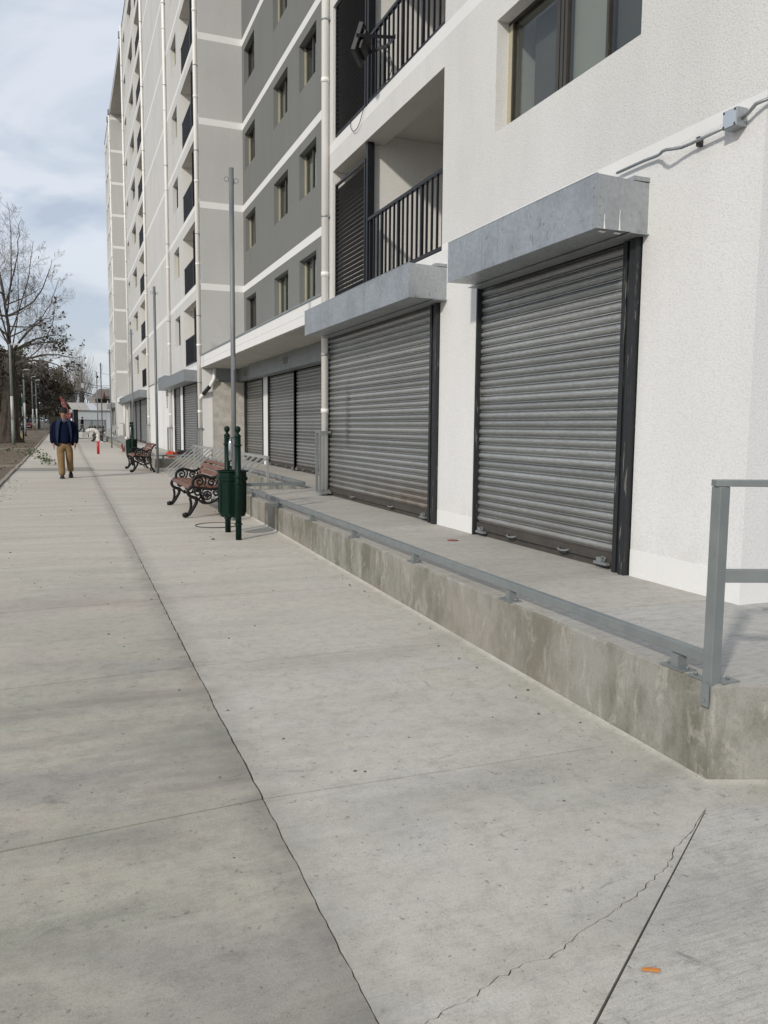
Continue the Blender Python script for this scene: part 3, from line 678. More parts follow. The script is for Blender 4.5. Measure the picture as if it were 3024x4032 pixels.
# --- tower A, recess, tower B ------------------------------------------------
mb = MB(); holes = []
A1, A2, B1 = (25.95, 28.88), (42.75, 45.65), (68.3, 71.0)
WA = [(29.84, 31.25), (47.1, 49.9), (52.0, 53.45)]; WB = [(72.2, 73.6), (74.2, 75.2)]
for k in range(NST):
    for a, b in (A1, A2): holes.append((a, b, 3.51+H*k, 5.42+H*k, 1.2, 5, 5))
    for a, b in WA: holes.append((a, b, 4.37+H*k, 5.41+H*k, 0.4, 0, 4))
hA = holes + [(26.0, 29.3, .3, 2.93, .1, 1, 4), (30.0, 31.75, .3, 2.93, .1, 1, 4), (42.96, 57.0, .3, 2.93, .1, 1, 4)]
hA = [h for h in hA if h[1] < 55.5] + [(42.96, 55.4, .3, 2.93, .1, 1, 4)]
facade(mb, 'x', XF, 25.1, 55.5, 0.25, ROOF, hA, [(3.42, ROOF, 7), (.25, 3.42, 1)] + bands(5.735, 5.885))
facade(mb, 'y', 25.1, XF, XG, 3.2, ROOF, [], [(3.2, ROOF, 8)] + bands(5.585, 5.775))
facade(mb, 'y', 25.1, XF, XG, .3, 3.2, [], [(.3, 3.2, 1)])
mb.quad((XF, 55.5, .3), (XF, 55.5, ROOF), (XG, 55.5, ROOF), (XG, 55.5, .3), 7)
mb.quad((XF, 25.1, ROOF), (XG, 25.1, ROOF), (XG, 76, ROOF), (XF, 76, ROOF), 0)
facade(mb, 'x', XG, 55.5, 67.4, .25, ROOF, [(57, 66, .3, 2.93, .1, 1, 4)], [(3.4, ROOF, 7), (.25, 3.4, 1)] + bands(5.735, 5.885))
holes = []
for k in range(NST):
    holes.append((*B1, 3.51+H*k, 5.42+H*k, 1.2, 5, 5))
    for a, b in WB: holes.append((a, b, 4.37+H*k, 5.41+H*k, 0.4, 0, 4))
holes += [(68.6, 71, .3, 2.93, .1, 1, 4), (72, 75, .3, 2.93, .1, 1, 4)]
facade(mb, 'x', XF, 67.4, 76.2, .25, ROOF, holes, [(3.42, ROOF, 7), (.25, 3.42, 1)] + bands(5.735, 5.885))
facade(mb, 'y', 67.4, XF, XG, .25, ROOF, [], [(3.4, ROOF, 8), (.25, 3.4, 1)] + bands(5.585, 5.775))
mb.quad((XF, 76.2, .3), (XF, 76.2, ROOF), (12, 76.2, ROOF), (12, 76.2, .3), 7)
mb.build('wall', FM, bld)
mb = MB()   # roof slab bridging the recess, canopy over its shops
mb.box(XF-.02, XG+.05, 55.5, 67.39, 25.1, 25.5, 0); mb.box(XF-.03, XG, 25.08, 76.25, 25.505, 25.56, 1); mb.box(XF-.0, XG, 55.51, 67.39, 3.27, 3.60, 2)
mb.build('roof_slab', ['soffit', 'galv_dull', 'band_white'], bld)
for k in range(NST):   # balconies jutting from the recess wall
    zb = 3.45+H*k
    mb = MB(); mb.box(4.50, XG-.003, 58.0, 62.0, zb, zb+.30, 0); mb.box(4.52, 4.55, 58.0, 62.0, zb+.302, zb+1.2, 1); mb.box(4.553, XG-.003, 57.97, 58.0, zb+.302, zb+1.2, 1)
    mb.build('balcony', ['band_white', 'black_paint'], bld)
for k in range(NST):
    for a, b in WA: window(a, b, 4.37+H*k, 5.41+H*k, XF, depth=.14, style=rnd.choice([1, 2, 3, 0]))
    for a, b in WB: window(a, b, 4.37+H*k, 5.41+H*k, XF, depth=.14, style=rnd.choice([1, 2, 0]))

# --- balcony railings and louvres ------------------------------------------------
def railing(y0, y1, zb, near, xr=XF+.03, h=0.92, pitch=0.142):
    mb = MB(); mb.box(xr, xr+.045, y0, y1, zb+h-.04, zb+h); mb.box(xr+.002, xr+.043, y0, y1, zb+.03, zb+.07)
    mb.box(xr+.004, xr+.041, y0, y0+.04, zb-.0, zb+h-.04)
    ro = mb.build('balcony_railing', 'black_paint', bld)
    n = int((y1-y0)/pitch)
    if near:
        b0 = MB(); b0.box(xr+.010, xr+.034, y0+.06, y0+.082, zb+.07, zb+h-.04); first = b0.build('baluster', 'black_paint', ro)
        for k in range(1, n):
            c = first.copy(); COL.objects.link(c); c.location = (0, k*(y1-y0-.12)/(n-1), 0)
    else:
        b0 = MB()
        for k in range(n): yk = y0+.06+k*(y1-y0-.12)/(n-1); b0.box(xr+.006, xr+.034, yk, yk+.04, zb+.07, zb+h-.04)
        b0.build('baluster', 'black_paint', ro)
    if near:
        for q in (.27, .54, .8):
            pm = MB(); ym = y0+.06+int(n*q)*(y1-y0-.12)/(n-1); pm.box(xr+.006, xr+.041, ym-.008, ym+.030, zb+.0, zb+h-.04); pm.build('rail_post', 'black_paint', ro)
    return ro
def louvre(y0, y1, z0, z1, near, xr=XF+.02, post=True):
    mb = MB(); mb.box(xr, xr+.04, y0, y0+.035, z0, z1); mb.box(xr, xr+.04, y1-.035, y1, z0, z1); mb.box(xr+.002, xr+.038, y0+.035, y1-.035, z1-.03, z1); mb.box(xr+.002, xr+.038, y0+.035, y1-.035, z0, z0+.03)
    if post: mb.box(xr+.01, xr+.11, y0-.085, y0-.005, z0, z1+.2)
    lo = mb.build('louvre_screen', 'black_paint', bld)
    sp = 0.066; n = int((z1-z0-.09)/sp)
    s0 = MB(); ya, yb = y0+.036, y1-.036
    def sl(mb, z): mb.add([(xr+.002,ya,z+.036),(xr+.002,yb,z+.036),(xr+.034,yb,z),(xr+.034,ya,z),(xr+.006,ya,z+.042),(xr+.006,yb,z+.042),(xr+.038,yb,z+.006),(xr+.038,ya,z+.006)],
                          [(0,1,2,3),(7,6,5,4),(0,4,5,1),(2,6,7,3),(0,3,7,4),(1,5,6,2)])
    if near:
        sl(s0, z0+.035); first = s0.build('louvre_slat', 'black_paint', lo)
        for k in range(1, n):
            c = first.copy(); COL.objects.link(c); c.location = (0, 0, k*sp)
    else:
        for k in range(n): sl(s0, z0+.035+k*sp)
        s0.build('louvre_slat', 'black_paint', lo)
railing(8.335, 10.76, 3.455, True); louvre(10.86, 12.18, 3.50, 5.19, True)
railing(8.335, 10.74, 3.455+H, True); louvre(10.86, 12.18, 3.50+H, 5.19+H+.19, True, post=True)
railing(8.335, 10.74, 3.455+2*H, False); louvre(10.86, 12.18, 3.50+2*H, 5.19+2*H+.19, False)
for k in range(NST):
    railing(26.78, 28.84, 3.51+H*k, False); louvre(26.0, 26.68, 3.53+H*k, 5.25+H*k, False, post=False)
    railing(42.8, 45.6, 3.51+H*k, False); railing(68.35, 70.95, 3.51+H*k, False)
# patio doors at the back of the near balconies
for k in (0, 1):
    z = 3.455+H*k; mb = MB(); xb = XF+1.35
    for a, b in ((8.6, 8.66), (9.55, 9.63), (10.5, 10.56)): mb.box(xb-.05, xb-.003, a, b, z+.01, z+1.78)
    mb.box(xb-.05, xb-.003, 8.6, 10.56, z+1.782, z+1.84)
    d = mb.build('patio_door', 'frame_bronze', bld)
    gl = MB(); gl.box(xb-.03, xb-.02, 8.662, 9.548, z+.01, z+1.78); gl.box(xb-.03, xb-.02, 9.632, 10.498, z+.01, z+1.78); gl.build('pane', vary('door_glass', (.02, .022, .022), (.03, .03, .03), 1, .05) if k == 0 else 'doorg', d)
    if k == 0: MT['doorg'] = d.children[0].data.materials[0]
# ------------------------------------------------------------------ rolling shutters
SP = 0.0812
PROF = [(.004, 0), (.010, .003), (-.004, .009), (-.011, .018), (-.013, .030), (-.011, .042), (-.004, .051), (.007, .0560), (.020, .0568), (.020, .0640), (.000, .0648), (.000, .0722), (.020, .0730), (.020, .0800), (.004, SP)]
def slatmesh(mb, x, y0, y1, z):
    o = len(mb.v)
    for d, h in PROF: mb.v.append((x+d, y0, z+h)); mb.v.append((x+d, y1, z+h))
    for i in range(len(PROF)-1): mb.f.append([o+2*i, o+2*i+1, o+2*i+3, o+2*i+2]); mb.mi.append(0); mb.sm.append(i < 7)
def shutter(x, y0, y1, z0, z1, label, near, mat='slat', gR=0.05, gL=0.05, handles=True):
    """guides stand at y0-gR..y0 (right in the picture) and y1..y1+gL"""
    mb = MB(); mb.box(x-.02, x+.0, y0+.005, y1-.005, z0+.015, z0+.085)
    mb.box(x+.004, x+.03, y0+.002, y1-.002, z0-.06, z0+.10)
    s = mb.build('rolling_shutter', 'rust', bld); tag(s, label)
    n = int((z1-z0-.10)/SP)
    if near:
        m0 = MB(); slatmesh(m0, x, y0+.004, y1-.004, z0+.10); first = m0.build('slat', mat, s)
        jr_ = random.Random(int(y0*100))
        for k in range(1, n):
            c = first.copy(); COL.objects.link(c); c.location = (jr_.uniform(-.002, .002), 0, k*SP)
    else:
        m0 = MB()
        for k in range(n): slatmesh(m0, x, y0+.004, y1-.004, z0+.10+k*SP)
        m0.build('slat_curtain', mat, s)
    zt = z1
    for a, b in ((y0-gR, y0), (y1, y1+gL)):
        gmb = MB(); zb = pz((a+b)/2)-.005
        if b-a > .09:
            gmb.box(x-.075, x-.01, a+.002, a+.075, zb, zt); gmb.box(x-.045, x+.02, a+.08, b, zb, zt); gmb.box(x-.06, x-.05, b-.05, b-.002, zb, zt)
        else: gmb.box(x-.06, x+.02, a, b-.002, zb, zt)
        gmb.build('guide_rail', 'black_steel', s, bevel=.003 if near else 0)
    if handles:
        w = y1-y0
        for t in (0.30, 0.68):
            hb = MB(); yc = y0+w*t; hb.tube([(x-.02, yc-.07, z0+.04), (x-.055, yc-.055, z0+.03), (x-.06, yc, z0+.025), (x-.055, yc+.055, z0+.03), (x-.02, yc+.07, z0+.04)], .009, 6)
            hb.build('handle', 'grey_paint', s)
        for yc in (y0+.16, y1-.12):
            hb = MB(); hb.box(x-.065, x-.025, yc-.10, yc+.06, z0-.01, z0+.012); hb.box(x-.06, x-.022, yc-.03, yc+.03, z0+.013, z0+.045); hb.tube([(x-.05, yc-.06, z0+.012), (x-.05, yc-.075, z0+.05), (x-.05, yc-.03, z0+.055), (x-.05, yc-.02, z0+.012)], .006, 5)
            hb.build('lock_bolt', 'grey_paint', s)
    return s
def hood(y0, y1, xf, xb, z0, z1, label=None, seams=(), mat='galv', drips=False, flange=True):
    mb = MB()
    mb.quad((xf, y0, z0), (xf, y0, z1), (xf, y1, z1), (xf, y1, z0))
    mb.quad((xf, y0, z1), (xb, y0, z1-.02), (xb, y1, z1-.02), (xf, y1, z1))
    mb.quad((xf, y0, z0), (xf, y1, z0), (xb, y1, z0), (xb, y0, z0))
    for y in (y0, y1): mb.quad((xf, y, z0), (xb, y, z0), (xb, y, z1-.02), (xf, y, z1))
    # folded lips along the edges
    mb.box(xf-.002, xf+.004, y0-.001, y1+.001, z1, z1+.006); mb.box(xf-.004, xf, y0-.003, y0+.02, z0, z1)
    mb.box(xf-.003, xf, y0-.002, y1+.002, z0-.004, z0+.003)
    h = mb.build('shutter_hood', mat, bld)
    if label: h['label'] = label
    if flange:
        m2 = MB(); m2.box(xb-.16, xb-.002, y0-.02, y1+.13, z0-.012, z0-.006); m2.build('flange', mat, h)
        m2 = MB(); m2.box(xb-.14, xb, y0-.006, y0+.10, z1-.012, z1+.018); m2.build('cap_strip', mat, h)
    for y in seams:
        m2 = MB(); m2.box(xf-.0022, xf-.0005, y-.012, y+.012, z0+.004, z1-.004); m2.build('seam', mat, h)
    m2 = MB()
    for k in range(5): m2.lathe(0, 0, [(.005, 0), (.005, .003), (.002, .004)], 6)
    # rivets down the front corner
    riv = MB()
    for k in range(6):
        z = z0+.03+(z1-z0-.06)*k/5; riv.box(xf-.007, xf-.004, y0+.022, y0+.030, z-.004, z+.004); riv.box(xf+.03, xf+.038, y0-.004, y0-.0005, z-.004, z+.004)
    riv.build('rivets', mat, h)
    if drips:
        m2 = MB()
        for x, l_ in ((xf+.07, .10), (xf+.20, .14)):
            m2.poly([(x-.005, y0-.003, z0), (x+.012, y0-.003, z0), (x+.004, y0-.003, z0+l_*.6), (x+.006, y0-.003, z0+l_), (x+.0, y0-.003, z0+l_)])
            m2.poly([(x-.03, y0-.0, z0-.0145), (x+.03, y0+.01, z0-.0145), (x+.04, y0+.05, z0-.0145), (x-.02, y0+.04, z0-.0145)])
        m2.build('paint_drip', 'band_white', h)
    return h
shutter(XF+.03, 5.10, 7.385, .445, 2.93, 'nearest shutter, right beneath the scratched galvanised hood', True, gR=.175, gL=.03)
shutter(XF+.03, 8.535, 12.51, .445, 2.93, 'wide shutter beside the drainpipe, dusty and rust stained low down', True, 'slat_rust', gR=.21, gL=.03)
hood(4.87, 7.22, 3.50, XF, 2.905, 3.275, 'hood with dark scratches and two white paint drips', seams=(6.55,), drips=True)
hood(8.17, 12.24, 3.50, XF, 2.905, 3.268, 'hood below the louvred balcony', seams=(9.6, 11.4))
for a, b, gr in ((16.95, 19.13, .06), (19.22, 21.86, .09), (22.58, 24.85, .06)):
    shutter(XG+.02, a, b, .47, 2.90, None, True, 'slat_far', gR=gr, gL=.05)
shutter(XG+.02, 13.1, 16.2, .44, 2.90, None, False, 'slat_far')
hood(14.6, 22.9, 4.93, XG, 2.86, 3.235, seams=(17.6,), mat='galv_dull', flange=False); hood(22.95, 25.05, 5.02, XG, 2.87, 3.235, mat='galv_dull', flange=False)
for y in (18.9, 23.9):   # taped-over stickers on the hoods
    mb = MB(); xf = 4.93 if y < 20 else 5.02; mb.box(xf-.005, xf-.001, y-.22, y+.22, 2.98, 3.15); mb.box(xf-.008, xf-.0052, y-.5, y+.5, 3.085, 3.10); mb.box(xf-.008, xf-.0052, y-.08, y-.05, 2.9, 3.2)
    mb.build('taped_notice', vary('old_tape', (.22, .22, .20), (.12, .12, .115), 14, .6), bld)
shutter(XF+.03, 26.08, 29.25, .50, 2.92, None, False, 'slat_far'); shutter(XF+.03, 30.05, 31.68, .52, 2.92, None, False, 'slat_far', gR=.1)
for a, b in ((43.0, 46.75), (46.95, 49.75), (49.9, 51.7), (51.9, 55.3)): shutter(XF+.03, a, b, .58, 2.92, None, False, 'slat_far', handles=False)
for a, b in ((57.2, 61), (61.2, 65.8)): shutter(XG+.02, a, b, .6, 2.92, None, False, 'slat_far', handles=False)
for a, b in ((68.7, 70.9), (72.1, 74.9)): shutter(XF+.03, a, b, .65, 2.92, None, False, 'slat_far', handles=False)
hood(25.72, 31.8, 3.50, XF, 2.88, 3.24, seams=(27.0, 28.6), mat='galv_dull', flange=False); hood(31.85, 34.4, 3.62, XF, 2.92, 3.40, mat='galv_dull', flange=False)
hood(41.7, 57.3, 3.50, XF, 2.90, 3.26, seams=(45, 49, 53), mat='galv_dull', flange=False); hood(68.2, 75.6, 3.55, XF, 2.92, 3.30, mat='galv_dull', flange=False)
mb = MB(); mb.box(XF-.03, XF+.02, 29.34, 29.93, .5, 2.9); mb.build('pilaster', 'band_white', bld)
mb = MB(); mb.box(XG-.03, XG+.02, 21.98, 22.46, .42, 2.86); mb.build('pilaster', 'band_white', bld)
mb = MB()
for k in range(11): mb.box(XF-.012, XF+.0, 34.05, 34.30, 2.22+k*.075, 2.26+k*.075)
mb.build('wall_vent', 'black_paint', bld)
# rough concrete pier and dark beam in the corner
mb = MB()
nx_, nz_ = 10, 24; rr = random.Random(4)
for (fx0, fy0, fx1, fy1) in ((4.25, 24.92, 5.19, 24.92), (4.25, 25.09, 4.25, 24.92), (5.19, 24.92, 5.19, 25.09)):
    n_ = nx_ if fx0 != fx1 else 2; o = len(mb.v)
    for j in range(nz_+1):
        for i in range(n_+1):
            t = i/n_; mb.v.append((fx0+(fx1-fx0)*t, fy0+(fy1-fy0)*t+(rr.uniform(-.0015, .0015) if 0 < t < 1 else 0), .42+2.42*j/nz_))
    for j in range(nz_):
        for i in range(n_): mb.f.append([o+j*(n_+1)+i, o+j*(n_+1)+i+1, o+(j+1)*(n_+1)+i+1, o+(j+1)*(n_+1)+i]); mb.mi.append(0); mb.sm.append(False)
mb.quad((4.25, 25.09, 2.84), (4.25, 24.92, 2.84), (5.19, 24.92, 2.84), (5.19, 25.09, 2.84))
mb.build('concrete_pier', 'pier', bld)
mb = MB(); mb.box(4.27, XG-.01, 25.0, 25.088, 2.85, 3.24); mb.build('beam', 'galv_dull', bld)

# ------------------------------------------------------------------ drainpipes
def drainpipe(y, x=XF-.075, z0=.42, z1=ROOF, r=.056, joints=(), guard=True, gy=0.0, label=None):
    mb = MB(); mb.tube([(x, y, z0), (x, y, (z0+z1)/2), (x, y, z1)], r, 12)
    p = mb.build('drainpipe', 'pvc', bld)
    if label: p['label'] = label
    zz_ = list(joints)
    for z in zz_:
        c = MB(); c.tube([(x, y, z), (x, y, z+.07)], r+.007, 12); c.build('pipe_joint', 'pvc', p)
    for z in [q+.9 for q in zz_]:
        c = MB(); c.tube([(x, y, z), (x, y, z+.025)], r+.005, 12); c.box(x, XF, y-.06, y+.06, z, z+.025); c.build('pipe_clamp', 'galv_dull', p)
    if guard:
        c = MB(); a, b = z0+.06, z0+.98; w = .14; xo = x-.12
        for yy_ in (y-w/2-.03, y+w/2+.03): c.box(xo, xo+.035, yy_-.018, yy_+.018, a, b); 
        c.box(xo, XF-.001, y-w/2-.048, y+w/2+.048, b+.001, b+.037); c.box(xo, XF-.001, y-w/2-.048, y+w/2+.048, a-.037, a-.001)
        c.build('pipe_guard', 'grey_paint', p)
    return p
js = [5.0-.35+2.9*k for k in range(8)]
drainpipe(12.42, x=XF-.068, joints=[1.72, 3.85, 6.75, 9.6, 12.4], label='drainpipe between the wide shutter and the grey wing, in a steel guard')
drainpipe(25.18, joints=[1.9]+[3.9+2.4*k for k in range(9)], r=.062, label='drainpipe with an elbow on the corner of the tower')
mb = MB(); x = XF-.075
mb.tube([(x, 25.18, 2.30), (x+.06, 25.08, 2.42), (x+.28, 24.86, 2.72), (x+.38, 24.80, 2.92), (x+.40, 24.8, 3.24)], .055, 10)
eb = mb.build('pipe_elbow', 'pvc', bld); mb = MB(); mb.tube([(x+.09, 25.05, 2.46), (x+.27, 24.87, 2.705)], .06, 10); mb.build('sleeve', 'black_steel', eb)
drainpipe(32.6, joints=[1.9]+[4.6+2.9*k for k in range(7)]); drainpipe(41.4, joints=[1.9]+[4.9+2.9*k for k in range(7)], z0=.52)
drainpipe(53.75, joints=[4.9+2.9*k for k in range(7)], z0=.6, guard=False); drainpipe(67.8, joints=[4.9+2.9*k for k in range(7)], z0=.65, z1=25.1, guard=False)
drainpipe(65.4, x=XF+.4, z0=.65, z1=3.26, guard=True, r=.06)
for y in (54.6, 67.8, 69.4):
    mb = MB(); mb.box(XF-.16, XF+.0, y-.16, y+.16, 25.15, 25.48); mb.build('rain_hopper', 'galv_dull', bld)
# thin conduit along the blank wall
mb = MB(); mb.tube([(XF-.02, 34.5, 3.40), (XF-.02, 38, 3.42), (XF-.02, 42.2, 3.40)], .018, 6); mb.build('conduit', 'galv_dull', bld)

# conduit and junction box on the near wall
cd = thing('electrical_conduit', (XF, 4.6, 3.40), 'thin bent steel conduit running from the nearest shutter hood to a square junction box', 'conduit')
mb = MB(); xo = XF-.035
mb.tube([(xo, 5.20, 3.415), (xo, 4.90, 3.415), (xo, 4.76, 3.408), (xo-.02, 4.70, 3.402), (xo-.055, 4.64, 3.395), (xo-.075, 4.58, 3.385), (xo-.055, 4.53, 3.378), (xo-.03, 4.48, 3.375), (xo-.02, 4.40, 3.378), (xo-.02, 4.12, 3.384)], .011, 8)
mb.build('conduit_tube', 'galv_dull', cd)
mb = MB(); mb.box(XF-.04, XF, 4.352, 4.375, 3.352, 3.41); mb.build('pipe_clamp', 'black_steel', cd)
mb = MB(); mb.box(XF-.085, XF+.0, 3.985, 4.10, 3.355, 3.465); jb = mb.build('junction_box', 'galv', cd, bevel=.003)
mb = MB(); mb.box(XF-.089, XF-.0855, 3.99, 4.095, 3.36, 3.46); mb.build('cover_plate', vary('blue_grey_plate', (.42, .48, .56), (.36, .42, .48), 6, .5), cd)
mb = MB()
for a in (3.998, 4.087):
    for b in (3.368, 3.452): mb.box(XF-.092, XF-.0895, a-.006, a+.006, b-.006, b+.006)
mb.build('screws', 'black_steel', cd)
mb = MB(); mb.tube([(XF-.04, 3.985, 3.40), (XF-.05, 3.93, 3.41), (XF-.055, 3.87, 3.44), (XF-.03, 3.80, 3.45), (XF+.10, 3.795, 3.45), (XF+.5, 3.81, 3.45)], .012, 8); mb.build('conduit_tube', 'galv_dull', cd)

def smooth3(P, n=5):
    P = [Vector(p) for p in P]; res = []
    for i in range(len(P)-1):
        p0, p1, p2, p3 = P[max(i-1, 0)], P[i], P[i+1], P[min(i+2, len(P)-1)]
        for k in range(n):
            t = k/n; res.append(0.5*((2*p1)+(-p0+p2)*t+(2*p0-5*p1+4*p2-p3)*t*t+(-p0+3*p1-3*p2+p3)*t**3))
    return res+[P[-1]]
# floodlight on the second balcony
fl = thing('floodlight', (3.78, 10.0, 6.3), 'black floodlight on a bracket fixed to the balcony railing above the louvred balcony', 'floodlight')
mb = MB()
M_ = Matrix.Translation((3.60, 10.03, 6.27)) @ Matrix.Rotation(R(-38), 4, 'Z') @ Matrix.Rotation(R(16), 4, 'Y') @ Matrix.Rotation(R(-8), 4, 'X') @ Matrix.Scale(.98, 4)
def tbox(mb, M_, x0, x1, y0, y1, z0, z1, mi=0):
    k = len(mb.v); mb.box(x0, x1, y0, y1, z0, z1, mi)
    for i in range(k, len(mb.v)): mb.v[i] = tuple(M_ @ Vector(mb.v[i]))
tbox(mb, M_, -.03, .04, -.19, .19, -.18, .19); mb.build('lamp_housing', 'black_paint', fl, bevel=.01)
mb = MB(); tbox(mb, M_, .03, .075, -.14, .14, -.11, .12)
mb.build('cooling_fins', 'black_paint', fl)
mb = MB(); tbox(mb, M_, -.033, -.0305, -.17, .17, -.14, .15); mb.build('lens', vary('lamp_lens', (.008, .009, .010), (.013, .014, .015), 5, .5, 0, .2), fl)
for s_ in (-1, 1):
    a = M_ @ Vector((0, .205*s_, 0)); mb = MB(); mb.bar(a, (XF+.026, 9.95+.12*s_, 6.34), .008, .04); mb.build('bracket_arm', 'black_paint', fl)
mb = MB(); mb.bar((XF+.025, 9.80, 6.34), (XF+.025, 10.10, 6.34), .008, .05); mb.build('bracket_plate', 'black_paint', fl)
mb = MB(); mb.tube(smooth3([(3.75, 9.95, 6.35), (3.9, 9.8, 6.1), (3.94, 9.9, 5.9), (3.93, 10.7, 5.86), (3.92, 10.95, 5.68), (3.92, 11.15, 5.64), (3.92, 11.32, 5.74), (3.95, 11.4, 5.9)]), .005, 5); mb.build('cable', 'black_paint', fl)

# ------------------------------------------------------------------ low steel rail and hand rail at the walkway edge
rl = thing('low_edge_rail', (XC(2.7)+.05, 2.7, .40), 'low grey steel rail on short stubs along the front edge of the raised walkway', 'rail')
mb = MB(); zr = .468; ya = 2.68; seg = [ya, 5.2, 7.9, 10.7, 13.9]
for a, b in zip(seg[:-1], seg[1:]): mb.bar((XC(a)+.045, a, zr+.027+.004*math.sin(a)), (XC(b)+.045, b, zr+.027+.004*math.sin(b)), .046, .050)
mb.build('rail_bar', 'grey_paint', rl, bevel=.004)
stubs = [2.90, 4.45, 6.02, 7.58, 9.10, 10.70, 12.42, 13.6]
def stub(mb, x, y, z): mb.box(x-.025, x+.025, y-.025, y+.025, z+.005, z+.068)
st = None
for i, y in enumerate(stubs):
    if st is None:
        mb = MB(); stub(mb, XC(y)+.045, y, .40); mb.box(XC(y)+.045-.045, XC(y)+.045+.04, y-.075, y+.075, .4005, .406)
        for q in (-.06, .06): mb.lathe(XC(y)+.045, y+q, [(.009, .4065), (.009, .418), (.004, .422)], 6)
        st = mb.build('stub_post', 'grey_paint', rl)
    else:
        c = st.copy(); COL.objects.link(c); c.location = (XC(y)-XC(stubs[0]), y-stubs[0], 0)
hr = thing('handrail', (2.60, 2.655, .40), 'tall grey steel handrail with mid rail on the near corner of the walkway', 'handrail')
px_, py_ = 2.607, 2.668
mb = MB(); mb.box(px_-.027, px_+.027, py_-.027, py_+.027, .36, 1.262); mb.build('post', 'grey_paint', hr, bevel=.004)
a = Vector((px_-.03, py_+.011, 0)); s3 = Vector((side.x, side.y, 0)); L_ = 5.0
mb = MB(); b = a+s3*L_; mb.bar((a.x, a.y, 1.277), (b.x, b.y, 1.277), .055, .028); mb.build('top_rail', 'grey_paint', hr, bevel=.003)
mb = MB(); a2 = Vector((px_, py_, 0))+s3*.03; mb.bar((a2.x, a2.y, .875), (b.x, b.y, .875), .04, .055); mb.build('mid_rail', 'grey_paint', hr, bevel=.003)
for t in (1.6, 3.2, 4.8):
    q = Vector((px_, py_, 0))+s3*t; mb = MB(); mb.box(q.x-.025, q.x+.025, q.y-.025, q.y+.025, .40, 1.262); mb.build('post', 'grey_paint', hr)
mb = MB(); mb.box(2.556, 2.564, 2.63, 2.672, .305, .405); mb.box(px_+.028, px_+.12, py_-.045, py_+.02, .4005, .408); mb.box(px_-.02, px_+.02, py_+.028, py_+.12, .4005, .408)
for q in ((px_+.085, py_-.01), (px_, py_+.09)): mb.lathe(q[0], q[1], [(.008, .4085), (.008, .42), (.004, .424)], 6)
mb.box(2.549, 2.556, 2.643, 2.657, .325, .340)
mb.build('anchor_plate', 'grey_paint', hr)

# rails round the stair well and on the next walkway
r2_ = thing('stairwell_rail', (3.3, 13.8, .40), 'low grey rail turning along the far end of the first walkway slab', 'rail')
mb = MB(); mb.bar((2.70, 13.78, .497), (3.93, 13.86, .497), .05, .055); mb.bar((3.96, 13.9, .497), (3.96, 26.2, .545), .05, .055); mb.build('rail_bar', 'grey_paint', r2_)
for y in (14.4, 15.9, 17.6, 19.3, 21, 22.7, 24.4, 26): mb = MB(); mb.box(3.935, 3.985, y-.025, y+.025, pz(y)+.001, pz(y)+.075); mb.build('stub_post', 'grey_paint', r2_)
for x in (3.45, 3.75): mb = MB(); mb.box(x-.025, x+.025, 13.81, 13.86, .401, .47); mb.build('stub_post', 'grey_paint', r2_)
r3_ = thing('walkway_rail', (3.2, 26.5, .46), 'low grey rail across the near end of the second walkway, behind the fence', 'rail')
mb = MB(); mb.bar((2.74, 26.5, .555), (3.9, 26.5, .555), .05, .05); mb.build('rail_bar', 'grey_paint', r3_)
for x in (2.9, 3.3, 3.7): mb = MB(); mb.box(x-.025, x+.025, 26.475, 26.525, .46, .53); mb.build('stub_post', 'grey_paint', r3_)
r4_ = thing('distant_walkway_rail', (2.72, 36, .5), 'low grey rail along the edge of the distant raised walkway', 'rail')
mb = MB(); mb.bar((2.73, 28, .56), (2.73, 44, .635), .05, .05); mb.bar((2.73, 46, .64), (2.73, 64, .74), .05, .05); mb.build('rail_bar', 'grey_paint', r4_)
for y in range(29, 64, 3):
    if y == 44: continue
    mb = MB(); mb.box(2.705, 2.755, y-.025, y+.025, pz(y), pz(y)+.08); mb.build('stub_post', 'grey_paint', r4_)

# galvanised fence panel leaning on the stair-well rail
fp = thing('fence_panel', (2.6, 19.5, .12), 'long unpainted barred fence panel left leaning over the stair well behind the bench', 'fence panel')
def fpt(y, t): return Vector((2.60+t*.96, y, g(19)-.0+t*.79))
MT['fence'] = vary('pale_grey_metal_bars', (.34, .35, .345), (.28, .29, .285), 6, .5, 0)
for t, nm in ((0.0, 'bottom_rail'), (1.0, 'top_rail')):
    mb = MB(); mb.bar(fpt(14.98, t), fpt(24.5, t), .05, .05); mb.build(nm, 'fence', fp)
yk = 15.03; first = None; i = 0
while yk < 24.5:
    if first is None:
        mb = MB(); mb.bar(fpt(yk, 0.02), fpt(yk, .985), .034, .034); first = mb.build('bar', 'fence', fp); yk0 = yk
    else:
        c = first.copy(); COL.objects.link(c); c.location = (0, yk-yk0, 0)
    yk += 0.49+.012*i; i += 1
for y in (15.02, 21.2, 24.3): mb = MB(); q = fpt(y, 1); mb.box(q.x-.02, q.x+.02, y-.02, y+.02, pz(y) if q.x > 3.9 else g(y), q.z-.03); mb.build('leg', 'fence', fp)

